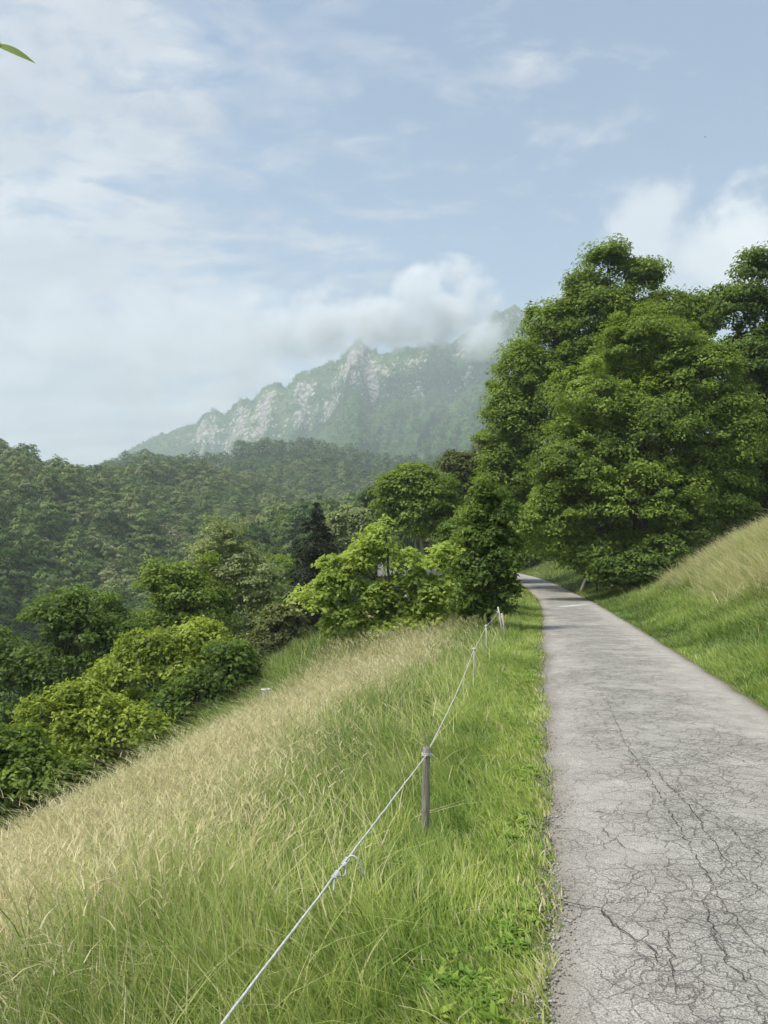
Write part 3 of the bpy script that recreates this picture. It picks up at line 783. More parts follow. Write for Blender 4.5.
lf = lean_field(x, y, .3) * (1 + 1.6 * sstep(.0, .4, fbm(N1, x / 1.7 + 7, y / 1.7, 2)) * sstep(1.5, 3, s))[:, None]
G.add(*blades(np.stack([x, y, z], -1), h, w, lf, tint, dry))
m = 26000
x, y, r = fan_points(m, -44, 12, 1.0, 20); s = offs(x, y) - HW; k = (s > .8) & (s < 8); x, y, r, s = x[k], y[k], r[k], s[k]; m = len(x); z = height(x, y)
G.add(*blades(np.stack([x, y, z], -1), .25 + .35 * rng.random(m) * sstep(.5, 2, s) + .08, (.005 + .004 * rng.random(m)) * (1 + r / 12), lean_field(x, y, .5) * 1.3,
              .75 + .3 * rng.random(m), np.where(rng.random(m) < .25 + .35 * sstep(2, 4, s), .8, .1)))
# flowering hay stalks
x, y, r = fan_points(90000, -44, 10, 1.4, 46)
s = offs(x, y) - HW; k = (s > 1.3) & (s < 9) & ((y < 20) | (s < 6)) & (rng.random(len(x)) < sstep(1.3, 3.2, s + 2 * fbm(N3, x / 3.5 + 4, y / 3.5, 3)) * .9 + .04)
x, y, r, s = x[k], y[k], r[k], s[k]; z = height(x, y)
h = .42 + .30 * rng.random(len(x)); ln = lean_field(x, y, .5); wv = .0022 * (1 + r / 9)
P = np.stack([x, y, z], -1); tn = .5 + rng.normal(0, .25, len(x))
G.add(*blades(P, h, wv, ln, tn, np.full(len(x), .85)))
lm = np.linalg.norm(ln, axis=1); ld = ln / (lm[:, None] + 1e-6)
for q in np.linspace(.80, 1.0, 4):      # feathery seed head
    hx = ld * (lm * h * (q ** 2 + q * .25))[:, None]; zz = h * q * (1 - .28 * np.minimum(lm, 1.2) * q)
    Pq = np.stack([x + hx[:, 0], y + hx[:, 1], z + zz], -1)
    G.add(*blades(Pq, .045 + .03 * rng.random(len(x)), wv * 2.6 * (1.25 - q * .5), ln + rng.normal(0, .7, ln.shape), tn + .2, np.full(len(x), 1.0), levels=3))
G.build('meadow_grass', 'tall meadow grass, green by the rope and straw coloured down the slope')

# left verge: short lush
G = GrassAcc()
x, y, r = fan_points(420000, -30, 16, 1.2, 60)
s = offs(x, y) - HW; s0_ = s - (edge_left(y) - 1) * HW; edge = .10 * N1(y * 1.7, y * 0) + .05 * N2(y * 7, y * 0)
k = (s0_ > -.03 + np.clip(edge, -.07, .03) * 1.0) & (s < 1.15); x, y, r, s = x[k], y[k], r[k], s0_[k]; z = height(x, y)
cl = fbm(N1, x / .35, y / .35, 3)
k = rng.random(len(x)) < .3 + .7 * sstep(-.03, .12, s + .15 * cl); x, y, r, s, z, cl = [v[k] for v in (x, y, r, s, z, cl)]
h = (.045 + .12 * sstep(.05, .9, s)) * (.6 + .8 * rng.random(len(x))) * (1 + .7 * cl)
w = (.004 + .004 * rng.random(len(x))) * (1 + r / 10)
tint = .72 + .45 * cl + rng.normal(0, .17, len(x)) + .12 * (s < .5)
dry = np.where(rng.random(len(x)) < .07 + .3 * (1 - sstep(0, .16, s)), .75, .02)
G.add(*blades(np.stack([x, y, z], -1), h, w, lean_field(x, y, .6), tint, dry, levels=3))
G.build('verge_grass', 'short bright green grass on the left verge of the road')

# right bank
G = GrassAcc()
x, y, r = fan_points(330000, 14, 46, 6, 70, .55)
s = -offs(x, y) - HW; edge = .12 * N1(y * 1.3, y * 0 + 8)
k = (s > edge * .6) & (s < 12); x, y, r, s = x[k], y[k], r[k], s[k]; z = height(x, y)
cl = fbm(N1, x / 1.1, y / 1.1, 3); big = fbm(N3, x / 4, y / 4 + 9, 3)
tuft = fbm(N2, x / .3, y / .3, 2)
hi = sstep(1.7, 3.4, s + 1.4 * big) * (1 - sstep(30, 38, y))
h = (.07 + .09 * sstep(0, 1, s) + .36 * hi) * (.6 + .7 * rng.random(len(x))) * (1 + .6 * cl + .8 * tuft)
w = (.005 + .005 * rng.random(len(x))) * (1 + r / 12)
dry = np.where(rng.random(len(x)) < hi * .34 + .04, .7, .04 + .35 * hi)
tint = .45 + .4 * big + .4 * cl + .5 * tuft + rng.normal(0, .2, len(x)) 
G.add(*blades(np.stack([x, y, z], -1), h, w, lean_field(x, y, .55), tint, dry, levels=3))
k = (hi > .3) & (rng.random(len(x)) < .06); m = k.sum()
G.add(*blades(np.stack([x[k], y[k], z[k]], -1), .55 + .35 * rng.random(m), w[k] * 1.0, lean_field(x[k], y[k], .4), np.full(m, .7), np.full(m, 1.0)))
m = 60000
x, y, r = fan_points(m, 14, 46, 8, 50, .55); s = -offs(x, y) - HW; k = (s > 1.5) & (s < 12) & (fbm(N2, x / .5, y / .5, 2) > .05); x, y, r, s = x[k], y[k], r[k], s[k]; m = len(x); z = height(x, y)
G.add(*blades(np.stack([x, y, z], -1), .2 + .5 * rng.random(m) * sstep(1.5, 4, s), .012 * (1 + r / 25), lean_field(x, y, .5) * 1.4, .5 + .5 * rng.random(m), np.where(rng.random(m) < .2, .8, .1), levels=3))
m = 70000
x, y, r = fan_points(m, 4, 24, 36, 100, .8); s = -offs(x, y) - HW; k = (s > .05) & (s < 16); x, y, r, s = x[k], y[k], r[k], s[k]; m = len(x); z = height(x, y)
cl = fbm(N1, x / 1.1, y / 1.1, 3)
G.add(*blades(np.stack([x, y, z], -1), (.16 + .12 * sstep(.3, 2, s)) * (.5 + rng.random(m)) * (1 + .9 * cl), .018 * (1 + r / 60), lean_field(x, y, .4), .3 + .5 * cl + rng.normal(0, .2, m), np.where(rng.random(m) < .12, .7, .1), levels=3))
G.build('bank_grass', 'green grass on the right bank with tall yellowing grass along its top')

# grass on the knoll and slopes farther off
G = GrassAcc()
x, y, r = fan_points(90000, -30, 8, 16, 75, .8)
s = offs(x, y) - HW; k = (s > 8) & (s < 30); x, y, r = x[k], y[k], r[k]; z = height(x, y)
cl = fbm(N1, x / 1.6, y / 1.6, 3)
G.add(*blades(np.stack([x, y, z], -1), .28 * (.6 + .8 * rng.random(len(x))) * (1 + .6 * cl), .012 * (1 + r / 25), lean_field(x, y, .5), .42 + .5 * cl + rng.normal(0, .15, len(x)),
              np.where(rng.random(len(x)) < .18, .7, .2), levels=3))
G.build('hillside_grass', 'paler grass on the knoll below the walnut tree')

# loose gravel and crumbs along both road edges
gy = np.concatenate([1.2 + 16 * rng.random(9000) ** 1.6, 6 + 30 * rng.random(3500)])
side = np.where(np.arange(len(gy)) < 9000, 1, -1)
so_ = np.where(side > 0, (edge_left(gy) - 1) * HW, 0) + rng.normal(0, .05, len(gy)) - .01
gu = side * (HW + so_); gx_ = xc(gy) - gu / cosr(gy)
gz = np.where(so_ < 0, .012, height(gx_, gy) + .004) ; rr = .003 + .007 * rng.random(len(gy)) ** 3
oc = np.array([[1, 0, 0], [0, 1, 0], [-1, 0, 0], [0, -1, 0], [0, 0, .7], [0, 0, -.5]], float)
V = oc[None] * rr[:, None, None] * (.6 + .8 * rng.random((len(gy), 6, 1))) + np.stack([gx_, gy, gz + zr(gy)], -1)[:, None]
ff = np.array([[0, 1, 4, 4], [1, 2, 4, 4], [2, 3, 4, 4], [3, 0, 4, 4], [1, 0, 5, 5], [2, 1, 5, 5], [3, 2, 5, 5], [0, 3, 5, 5]])[:, :3]
Fq = (np.arange(len(gy)) * 6)[:, None, None] + ff[None]
tag(obj('gravel', make_mesh('gravel', V.reshape(-1, 3), Fq.reshape(-1, 3)), simple_mat('gravel_stone', (.16, .14, .11), (.5, .47, .42), 40, .9, .1)), 'loose gravel and crumbs along the edges of the old road', 'gravel', kind='stuff')
# broad-leaved weeds on the verge
def rosettes(n, a0, a1, r0, r1, smin, smax, size):
    x, y, r = fan_points(n, a0, a1, r0, r1, .8); s = offs(x, y) - HW
    k = (s > smin) & (s < smax) & (fbm(N2, x / .6, y / .6, 2) > -.05); x, y = x[k], y[k]; z = height(x, y)
    V = []; T = []; D = []; m = 0; Fs = []
    acc = GrassAcc()
    nl = 8; i = np.repeat(np.arange(len(x)), nl)
    a = rng.random(len(i)) * 6.283; lm = .7 + .5 * rng.random(len(i))
    P = np.stack([x[i], y[i], z[i] + .01], -1); L = np.stack([np.cos(a) * lm, np.sin(a) * lm], -1)
    sz = size * (.5 + rng.random(len(x)))[i]
    V, Fq, T, D = blades(P, sz, sz * .42, L, (.72 + .5 * (rng.random(len(x)) - .5))[i] + rng.normal(0, .08, len(i)), np.zeros(len(i)), levels=4)
    # give each leaf a rounded outline
    V = V.reshape(-1, 4, 2, 3); c = V.mean(2, keepdims=True); prof = np.array([.3, 1.2, 2.0, 2.6])[None, :, None, None]
    V = c + (V - c) * prof; acc.add(V.reshape(-1, 3), Fq, T, D * .2)
    return acc
rosettes(12000, -14, 20, 1.6, 16, .04, 1.4, .029).build('verge_weeds', 'broad leaved weeds and clover growing in the verge')
rosettes(260, -6, 26, 1.8, 6, .15, .7, .045).build('plantain_leaves', 'larger plantain and dandelion leaves near the road edge')

# ================================================================= ROPE FENCE
ROPE = simple_mat('rope_white', (.45, .45, .42), (.75, .76, .72), 60, .7, .4)
def gp(x, y, dz=0): return np.array([x, y, float(height(x, y)) + dz])
P1 = at(425, 757, 4.62); P2 = at(474, 649, 10.6); P3 = at(486, 626, 14.6); P4 = at(498, 612, 18.0)
P0 = at(222, 1024, 1.86); dirn = (P0 - P1) / np.linalg.norm(P0 - P1); P00 = P0 + dirn * 2.2 + [0, 0, -.0]
def spanp(a, b, n, sag):
    t = np.linspace(0, 1, n, endpoint=False)[:, None]; p = a + (b - a) * t; p[:, 2] -= (np.sin(t[:, 0] * np.pi) * sag); return p
pts = np.concatenate([spanp(P00, P1 - [0, 0, 0], 60, .0), spanp(P1, P2, 60, .05), spanp(P2, P3, 24, .02), spanp(P3, P4, 24, .03), [P4]])
pts += rng.normal(0, .0006, pts.shape)
mb = MB(); mb.tube(pts, .0040, 6, jit=.2)
root = empty('rope', P1); tag(root, 'white electric fence rope running beside the grass verge from post to post', 'rope')
for v in mb.V: v -= P1
obj('strand', mb.mesh('strand', True), ROPE, root)
# knot with a loose curled end
K = P1 + (P0 - P1) * ((P1[1] - at(362, 848, 2.9)[1]) / (P1[1] - P0[1]))
mb = MB()
kd = (P1 - P0) / np.linalg.norm(P1 - P0)
def rel(p): return np.asarray(p) - P1
t = np.linspace(0, 1, 40)
side = np.array([kd[1], -kd[0], 0]); side /= np.linalg.norm(side); up = np.array([0, 0, 1.])
hel = [rel(K + kd * (-.04 + .08 * a) + side * .007 * math.cos(a * 25) + up * .007 * math.sin(a * 25)) for a in t]
mb.tube(hel, .0032, 6)
K2 = K - kd * .13
hel = [rel(K2 + kd * (-.03 + .06 * a) + side * .006 * math.cos(a * 22) + up * .006 * math.sin(a * 22)) for a in t]
mb.tube(hel, .0032, 6)
e = [rel(K + side * (.0 + .07 * a) + up * (.035 * math.sin(a * 3.0) - .055 * a * a) + kd * .01 * a) for a in np.linspace(0, 1, 14)]
mb.tube(e, .0034, 6)
e = [rel(K2 + kd * .13 * a + up * (-.022 * math.sin(a * math.pi)) + side * .015 * math.sin(a * 3.1)) for a in np.linspace(0, 1, 14)]
mb.tube(e, .0032, 6)
e = [rel(K2 - side * .0 + up * (-.05 * a) - kd * .02 * a) for a in np.linspace(0, 1, 6)]
mb.tube(e, .0032, 6)
obj('knot', mb.mesh('knot', True), ROPE, root)

# wooden post
def split_post(mb, base, top, r, seg=10, sink=.15):
    base = np.asarray(base, float); top = np.asarray(top, float); n = 9
    b = base - (top - base) / np.linalg.norm(top - base) * sink
    mb.tube([b + (top - b) * t for t in np.linspace(0, 1, n)], r * np.linspace(1.05, .95, n), seg, jit=.22)
B1 = gp(P1[0] + .0, P1[1] + .05)
root = tag(empty('fence_post', B1), 'weathered grey wooden stake carrying the rope, nearest post beside the verge', 'fence post')
mb = MB(); TP = np.array([.012, 0, P1[2] - B1[2] + .045])
split_post(mb, [0, 0, 0], TP, .024, 9)
obj('stake', mb.mesh('stake'), WOOD, root)
mb = MB()
for dz in (.0, .009):
    ringp = [np.array([TP[0] + .027 * math.cos(a), .027 * math.sin(a), P1[2] - B1[2] + dz + .002 * math.sin(a * 3)]) for a in np.linspace(0, 6.283, 20)]
    mb.tube(ringp, .0032, 6)
obj('rope_wrap', mb.mesh('rope_wrap', True), ROPE, root)
mb = MB()
ring = [np.array([TP[0] + .004 + .018 * math.sin(a), 0, TP[2] + .03 - .04 * math.cos(a)]) for a in np.linspace(.2, 6.1, 20)]
mb.tube(ring, .0022, 5)
obj('wire_loop', mb.mesh('wire_loop', True), simple_mat('galvanised_wire', (.35, .35, .35), (.5, .5, .5), 10, .4, .1, metal=.8), root)
def thin_post(P, label, lean=(0, 0), r=.012, extra=.03):
    Bp = gp(P[0] + lean[0], P[1] + lean[1]); root = tag(empty('fence_post', Bp), label, 'fence post', 'thin white posts at the far end of the rope')
    mb = MB(); top = P - Bp + [0, 0, extra]
    mb.tube([np.array([0, 0, -.15]), top * .5, top], [r, r, r * .9], 8)
    obj('rod', mb.mesh('rod', True), PALEWOOD, root)
    mb = MB(); q = P - Bp; mb.tube([q - [.03, 0, 0], q, q + [.03, 0, .0]], [.012, .014, .012], 8)
    obj('insulator', mb.mesh('insulator', True), ROPE, root)
thin_post(P2, 'thin pale rod holding the rope halfway to the hazel shrub', r=.009)
thin_post(P3, 'thin pale rod standing just before the hazel shrub', (.02, 0), r=.013)
thin_post(P4, 'leaning white rod at the foot of the hazel shrub, last on the rope', (.13, 0), .02, .12)
Pq = P4 + [.16, .5, -.08]
thin_post(Pq, 'short white rod leaning behind the last one at the hazel shrub', (.10, 0), .02, .02)

# ================================================================= SMALL THINGS
# pale leaning stake across the road
b = np.array([float(xc(46)) + 1.62, 46, 0]); b[2] = float(height(b[0], b[1])); top = b + [.5, 0, 1.2]
root = tag(empty('leaning_stake', b), 'pale wooden stake leaning beside the road at the foot of the dark trees', 'stake')
mb = MB(); split_post(mb, [0, 0, 0], top - b, .085, 8, .1); obj('stake', mb.mesh('stake'), PALEWOOD, root)
mb = MB()
for k in range(3):
    mb.tube([np.array([.15 + .28 * math.cos(a) + .1 * k, .05 * k, .25 + .24 * math.sin(a) - .05 * k]) for a in np.linspace(0, 5.2, 18)], .012, 5)
obj('wire_coil', mb.mesh('wire_coil', True), simple_mat('rusty_wire', (.16, .12, .09), (.3, .26, .2), 10, .7, .1), root)

# trough at the lower meadow edge
b = at(266, 710, 22.5); b[2] = float(height(b[0], b[1])); z0 = at(266, 712, 22.5)[2]; z1 = at(266, 698, 22.5)[2]
root = tag(empty('water_trough', (b[0], b[1], b[2])), 'small grey tub with a white rim at the lower meadow edge', 'trough')
mb = MB(); zb = b[2]; hgt = max(z1 - zb, .5)
n = 20; a = np.linspace(0, 2 * np.pi, n, endpoint=False)
rings = [(.11, 0), (.13, hgt * .8), (.12, hgt * .8), (.10, hgt * .3), (.02, hgt * .28)]
V = np.concatenate([np.stack([rr * np.cos(a), rr * np.sin(a), np.full(n, zz)], -1) for rr, zz in rings]); mb.add(V, grid_faces(len(rings), n, True))
obj('tub', mb.mesh('tub'), simple_mat('grey_plastic', (.16, .16, .17), (.26, .26, .27), 8, .5, .05), root)
mb = MB(); mb.tube([np.array([.13 * math.cos(t), .13 * math.sin(t), hgt * .82]) for t in np.linspace(0, 6.2832, 25)], .02, 8, cap=False)
obj('rim', mb.mesh('rim', True), simple_mat('white_plastic', (.75, .75, .75), (.85, .85, .85), 8, .5, .05), root)

# house behind the walnut
hb = at(412, 600, 62); hz = float(height(hb[0], hb[1])); eave = at(412, 577, 62)[2]
root = tag(empty('house', (hb[0], hb[1], hz)), 'pale rendered house glimpsed through the walnut leaves', 'house')
H = eave - hz; W = 4.6; Dp = 4.5
mb = MB(); mb.box([0, Dp / 2, H / 2 - .5], W, Dp, H + 1)
obj('wall', mb.mesh('wall'), simple_mat('pale_render', (.5, .49, .46), (.68, .67, .64), 3, .9, .2), root)
mb = MB(); o_ = .45; rh = 1.3
V = [[-W / 2 - o_, -o_, H], [W / 2 + o_, -o_, H], [W / 2 + o_, Dp + o_, H], [-W / 2 - o_, Dp + o_, H], [-W / 2 - o_, Dp / 2, H + rh], [W / 2 + o_, Dp / 2, H + rh]]
V2 = [[v[0], v[1], v[2] + .14] for v in V]
mb.add(V + V2, [[6, 7, 11, 10], [8, 9, 10, 11], [0, 4, 5, 1], [2, 5, 4, 3], [0, 1, 7, 6], [2, 3, 9, 8], [0, 6, 10, 4], [3, 4, 10, 9], [1, 5, 11, 7], [2, 8, 11, 5]])
rf = obj('roof', mb.mesh('roof'), simple_mat('grey_slate', (.10, .10, .11), (.2, .2, .21), 5, .7, .3), root)
dark = simple_mat('window_glass', (.03, .035, .04), (.06, .065, .07), 3, .15, .02); fr = simple_mat('window_paint', (.55, .54, .5), (.6, .6, .56), 5, .6, .05)
for wx in (-1.3, .1, 1.5):
    mb = MB(); mb.box([wx, -.02, H - 1.2], .8, .06, 1.0); w_ = obj('window', mb.mesh('window'), fr, root)
    mb = MB()
    for sx in (-.18, .18): mb.box([wx + sx, -.056, H - 1.2], .30, .02, .86)
    obj('pane', mb.mesh('pane'), dark, w_)

# sapling just outside the left edge whose leaf tip hangs into view
sb = gp(-3.4, 1.7); root = tag(empty('sapling', sb), 'slender sapling whose leaf tip hangs into the top left corner', 'tree')
mb = MB(); tipw = at(2, 44, 2.3) - sb; topw = np.array([.5, .2, tipw[2] + .5])
mb.tube([np.array([0, 0, -.2]), topw * [.3, .3, .5], topw * [.8, .8, .85], topw], [.035, .028, .015, .006], 8)
st = topw * [.6, .6, .75]; te = tipw - [.04, 0, 0]
tt_ = np.linspace(0, 1, 14)[:, None]
twig = st + (te - st) * tt_ + np.array([0, 0, 1.0]) * (.42 * np.sin(tt_ * np.pi * .9) * (1 - .3 * tt_)) * np.array([[0, 0, 1.0]])
twig = twig + (te - twig[-1]) * tt_ + rng.normal(0, .012, twig.shape) * np.sin(tt_ * np.pi)
mb.tube(twig, np.linspace(.011, .0022, 14), 6)
obj('trunk', mb.mesh('trunk', True), BARK, root)
def bigleaf(p, d, L, w, nrm):
    p = np.asarray(p, float); d = np.asarray(d, float) / np.linalg.norm(d); nrm = np.asarray(nrm, float); sd = np.cross(d, nrm); sd /= np.linalg.norm(sd)
    V = []; n = 9
    for t in np.linspace(0, 1, n):
        c = p + d * L * t + nrm * (-.10 * L * t * t); ww = w * math.sin(math.pi * t ** .8) * .5 + .0008
        V += [c + sd * ww + nrm * ww * .35, c, c - sd * ww + nrm * ww * .35]
    return np.array(V), grid_faces(n, 3)
mb = MB()
D0 = at(37, 61, 2.3) - at(2, 48, 2.3)
V_, F_ = bigleaf(at(-6, 44, 2.3) - sb, D0, np.linalg.norm(D0) * 1.15, .032, (.1, -.85, .5)); mb.add(V_, F_, .6)
V_, F_ = bigleaf(at(-22, 30, 2.3) - sb, (1, -.1, -.6), .09, .05, (.3, -.8, .6)); mb.add(V_, F_, .9)
V_, F_ = bigleaf(at(-20, 84, 2.3) - sb, (1, -.1, -.05), .064, .03, (.1, -.7, .7)); mb.add(V_, F_, .4)
rg = np.random.default_rng(3)
stem = np.array([topw * [.3, .3, .5], topw * [.8, .8, .85], topw])
for k in range(150):
    if k < 60:
        q = twig[rg.integers(2, 11)] + rg.normal(0, .004, 3); 
    else:
        t = rg.random(); q = (stem[0] + (stem[1] - stem[0]) * t * 2) if t < .5 else (stem[1] + (stem[2] - stem[1]) * (t * 2 - 1))
    d_ = rg.normal(0, 1, 3) * [1, 1, .35] - [0, 0, .35]
    V_, F_ = bigleaf(q, d_, .07 + .05 * rg.random(), .035, (0, 0, 1)); mb.add(V_, F_, rg.random())
obj('crown', mb.mesh('crown', True), LEAF['mid'], root)

# bird
def bird(p, span, label):
    root_v = MB()
    root_v.tube([[0, -.5 * span * .5, 0], [0, -.1 * span, .01], [0, .12 * span, .01], [0, .3 * span, -.01]], [.01 * span, .07 * span, .06 * span, .012 * span], 8)
    for sg in (-1, 1):
        V = [[sg * .04 * span, -.08 * span, 0], [sg * .04 * span, .1 * span, .005 * span], [sg * .28 * span, .04 * span, .12 * span], [sg * .28 * span, -.09 * span, .12 * span], [sg * .5 * span, -.14 * span, .06 * span], [sg * .5 * span, -.17 * span, .06 * span]]
        V2 = [[v[0], v[1], v[2] + .012 * span] for v in V]
        root_v.add(V + V2, [[0, 1, 2, 3], [3, 2, 4, 5], [6, 9, 8, 7], [9, 11, 10, 8], [0, 3, 9, 6], [3, 5, 11, 9], [1, 7, 8, 2], [2, 8, 10, 4], [4, 10, 11, 5]])
    o = obj('bird', root_v.mesh('bird'), simple_mat('feathers', (.02, .02, .02), (.05, .045, .04), 5, .7, .05))
    o.location = [float(v) for v in p]; o.rotation_euler = (.1, .3, 1.0); tag(o, label, 'bird')
bird(at(705, 137, 90), .36, 'small dark bird flying in the blue sky above the right trees')

# ================================================================= HAZE AND CLOUD
def vol_mat(name, dens, col, aniso=0.2, cloud=None):
    m, nt, out = newmat(name)
    v = nt.nodes.new('ShaderNodeVolumePrincipled'); v.inputs['Color'].default_value = (*col, 1)
    v.inputs['Anisotropy'].default_value = aniso; v.inputs['Density'].default_value = dens
    if cloud:
        tc = nt.nodes.new('ShaderNodeTexCoord')
        g = nt.nodes.new('ShaderNodeTexGradient'); g.gradient_type = 'SPHERICAL'; nt.links.new(tc.outputs['Object'], g.inputs[0])
        geo = nt.nodes.new('ShaderNodeNewGeometry')
        n = noise(nt, cloud[0], 5, .6, geo.outputs['Position'])
        a = maths(nt, 'ADD', maths(nt, 'MULTIPLY', g.outputs['Fac'], cloud[1]), maths(nt, 'MULTIPLY', maths(nt, 'SUBTRACT', n.outputs['Fac'], .55), cloud[2]))
        edge = maths(nt, 'MULTIPLY', g.outputs['Fac'], 6.0, True)
        a = maths(nt, 'MULTIPLY', a, edge)
        a = maths(nt, 'MULTIPLY', maths(nt, 'MAXIMUM', a, 0.0), dens)
        nt.links.new(a, v.inputs['Density'])
    nt.links.new(v.outputs[0], out.inputs['Volume'])
    return m
mb = MB(); zlo = float(min(-60, height(np.linspace(-2000, 2000, 400)[:, None] + np.zeros((1, 400)), np.linspace(-2000, 2000, 400)[None] + np.zeros((400, 1))).min())) - 30
zhi = 830
mb.box([0, 0, (zhi + zlo) / 2], 6300, 6300, zhi - zlo)
hz_ = obj('haze', mb.mesh('haze'), vol_mat('haze_air', .00038, (.86, .94, .985), .0)); tag(hz_, kind='stuff')
def cloud(px, py, Y, rx, rz, dens, label, depth=170, amt=(0.006, 1.5, 2.6)):
    c = at(px, py, Y); m = Y / F
    b_ = MB(); n = 24; mq = 14
    th = np.linspace(0, 2 * np.pi, n, endpoint=False); ph = np.linspace(.0, np.pi, mq)
    V = np.array([[math.sin(p) * math.cos(t), math.sin(p) * math.sin(t), math.cos(p)] for p in ph for t in th]) * 1.02
    b_.add(V, grid_faces(mq, n, True)[:, ::-1])
    o = obj('low_cloud', b_.mesh('low_cloud', True), vol_mat('cloud_vapour', dens, (.97, .98, 1), .3, amt)); o.location = [float(v) for v in c]; o.scale = (rx * m, depth, rz * m)
    tag(o, label, 'cloud', kind='stuff')
cloud(446, 298, 1560, 62, 44, .05, 'white cloud hiding the mountain crest', 120, (.012, 1.0, 5.0))
cloud(415, 325, 1600, 110, 32, .045, 'ragged cloud lying along the mountain ridge', 110, (.014, 1.0, 5.2))
cloud(320, 325, 1620, 120, 40, .03, 'thin ragged cloud trailing left off the mountain ridge', 120, (.012, 1.0, 5.0))
cloud(160, 340, 1600, 200, 80, .009, 'pale mist drifting above the left end of the mountain', 150, (.006, 1.4, 3.6))
cloud(480, 340, 1480, 45, 22, .03, 'wisp of cloud between the mountain and the tall trees', 90, (.014, 1.2, 5.0))

# ================================================================= SKY AND SUN
SUN_EL, SUN_AZ = math.radians(60), math.radians(-115)     # behind-left of the camera, high
w = bpy.data.worlds.new('World'); scene.world = w; w.use_nodes = True; nt = w.node_tree; nt.nodes.clear()
out = nt.nodes.new('ShaderNodeOutputWorld')
sky = nt.nodes.new('ShaderNodeTexSky'); sky.sky_type = 'NISHITA'; sky.sun_disc = False
sky.sun_elevation = SUN_EL; sky.sun_rotation = SUN_AZ; sky.altitude = 600; sky.air_density = 1.35; sky.dust_density = .5; sky.ozone_density = 2.5
bg1 = nt.nodes.new('ShaderNodeBackground'); bg1.inputs[1].default_value = .08; nt.links.new(sky.outputs[0], bg1.inputs[0])
tc = nt.nodes.new('ShaderNodeTexCoord'); D = tc.outputs['Generated']
sx = nt.nodes.new('ShaderNodeSeparateXYZ'); nt.links.new(D, sx.inputs[0])
zc = maths(nt, 'MAXIMUM', maths(nt, 'ADD', sx.outputs[2], .18), .05)
cx = nt.nodes.new('ShaderNodeCombineXYZ')
nt.links.new(maths(nt, 'DIVIDE', sx.outputs[0], zc), cx.inputs[0]); nt.links.new(maths(nt, 'DIVIDE', sx.outputs[1], zc), cx.inputs[1])
mp = nt.nodes.new('ShaderNodeMapping'); mp.inputs['Rotation'].default_value = (0, 0, math.radians(35)); mp.inputs['Scale'].default_value = (1.0, 1.7, 1)
nt.links.new(cx.outputs[0], mp.inputs[0])
n1 = noise(nt, 1.9, 10, .66, mp.outputs[0], .7); n2 = noise(nt, .6, 4, .5, mp.outputs[0])
cov = maths(nt, 'ADD', maths(nt, 'ADD', maths(nt, 'MULTIPLY', n1.outputs['Fac'], 1.5), -.35), maths(nt, 'MULTIPLY', n2.outputs['Fac'], .4))
n5 = noise(nt, 7.5, 9, .62, mp.outputs[0], .4)
cov = maths(nt, 'ADD', cov, maths(nt, 'MULTIPLY', maths(nt, 'SUBTRACT', n5.outputs['Fac'], .5), 1.15))
# thicker veil to the left and towards the horizon
cov = maths(nt, 'ADD', cov, maths(nt, 'MULTIPLY', maths(nt, 'ADD', sx.outputs[0], .04), -.85))
cov = maths(nt, 'ADD', cov, maths(nt, 'MULTIPLY', maths(nt, 'SUBTRACT', .34, sx.outputs[2]), .55))
veil = ramp(nt, [(.42, (.06, .06, .06)), (.60, (.40, .40, .40)), (.80, (.92, .92, .92))], cov)
bg2 = nt.nodes.new('ShaderNodeBackground'); bg2.inputs[1].default_value = 1.0
n3 = noise(nt, 2.2, 7, .6, mp.outputs[0], .3)
cc = ramp(nt, [(.35, (.27, .29, .34)), (.65, (.44, .45, .475))], n3.outputs['Fac']); nt.links.new(cc.outputs[0], bg2.inputs[0])
ms = nt.nodes.new('ShaderNodeMixShader'); nt.links.new(veil.outputs[0], ms.inputs[0]); nt.links.new(bg1.outputs[0], ms.inputs[1]); nt.links.new(bg2.outputs[0], ms.inputs[2])
last = ms.outputs[0]
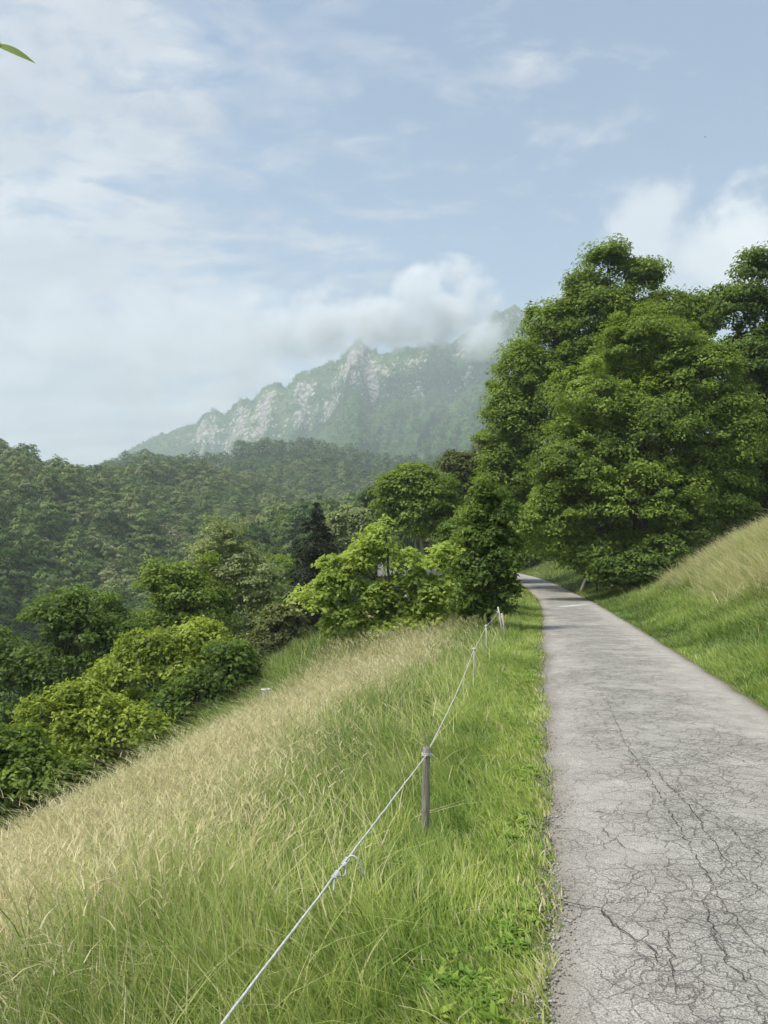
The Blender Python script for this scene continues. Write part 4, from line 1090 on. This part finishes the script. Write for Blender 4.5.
def puff(px, py, rad_, amt, sc, colr):
    """a cumulus in a given direction of the sky"""
    global last
    p = at(px, py, 1) - [0, 0, EYE]; p /= np.linalg.norm(p)
    dv = nt.nodes.new('ShaderNodeVectorMath'); dv.operation = 'DISTANCE'; nt.links.new(D, dv.inputs[0]); dv.inputs[1].default_value = tuple(p)
    a = maths(nt, 'SUBTRACT', 1.0, maths(nt, 'DIVIDE', dv.outputs['Value'], rad_))
    nn = noise(nt, sc, 7, .6, D, .2)
    a = maths(nt, 'ADD', a, maths(nt, 'MULTIPLY', maths(nt, 'SUBTRACT', nn.outputs['Fac'], .5), 1.8))
    f = nt.nodes.new('ShaderNodeMapRange'); f.interpolation_type = 'SMOOTHSTEP'; f.inputs[1].default_value = .1; f.inputs[2].default_value = .6; f.inputs[4].default_value = amt
    nt.links.new(a, f.inputs[0])
    b_ = nt.nodes.new('ShaderNodeBackground'); b_.inputs[0].default_value = (*colr, 1)
    m_ = nt.nodes.new('ShaderNodeMixShader'); nt.links.new(f.outputs[0], m_.inputs[0]); nt.links.new(last, m_.inputs[1]); nt.links.new(b_.outputs[0], m_.inputs[2]); last = m_.outputs[0]
puff(742, 250, .075, .9, 12, (.56, .57, .575)); puff(645, 225, .07, .75, 13, (.49, .50, .52)); puff(690, 275, .07, .6, 12, (.42, .445, .48))
nt.links.new(last, out.inputs['Surface'])
sl = bpy.data.lights.new('sun', 'SUN'); sl.energy = 3.0; sl.angle = math.radians(20); sl.color = (1, .95, .86)
so = bpy.data.objects.new('sun', sl); COL.objects.link(so)
sd = np.array([math.cos(SUN_EL) * math.sin(SUN_AZ), math.cos(SUN_EL) * math.cos(SUN_AZ), math.sin(SUN_EL)])
from mathutils import Vector
so.rotation_euler = Vector(tuple(sd)).to_track_quat('Z', 'Y').to_euler()

# ================================================================= CAMERA AND RENDER
cam = bpy.data.cameras.new('camera'); co = bpy.data.objects.new('camera', cam); COL.objects.link(co)
cam.sensor_width = 36; cam.lens = F / 1024 * 36; cam.clip_start = .05; cam.clip_end = 9000
co.location = (0, 0, EYE); co.rotation_euler = (math.pi / 2 + PITCH, 0, 0); scene.camera = co
vs = scene.view_settings; vs.view_transform = 'Standard'; vs.look = 'None'; vs.exposure = 0.97; vs.gamma = 1; vs.use_curve_mapping = False
cy = scene.cycles
cy.max_bounces = 6; cy.diffuse_bounces = 3; cy.glossy_bounces = 1; cy.transmission_bounces = 4; cy.volume_bounces = 4; cy.transparent_max_bounces = 8
cy.use_denoising = True; cy.use_adaptive_sampling = True; cy.adaptive_threshold = .025
w.cycles.sampling_method = 'MANUAL'; w.cycles.sample_map_resolution = 512
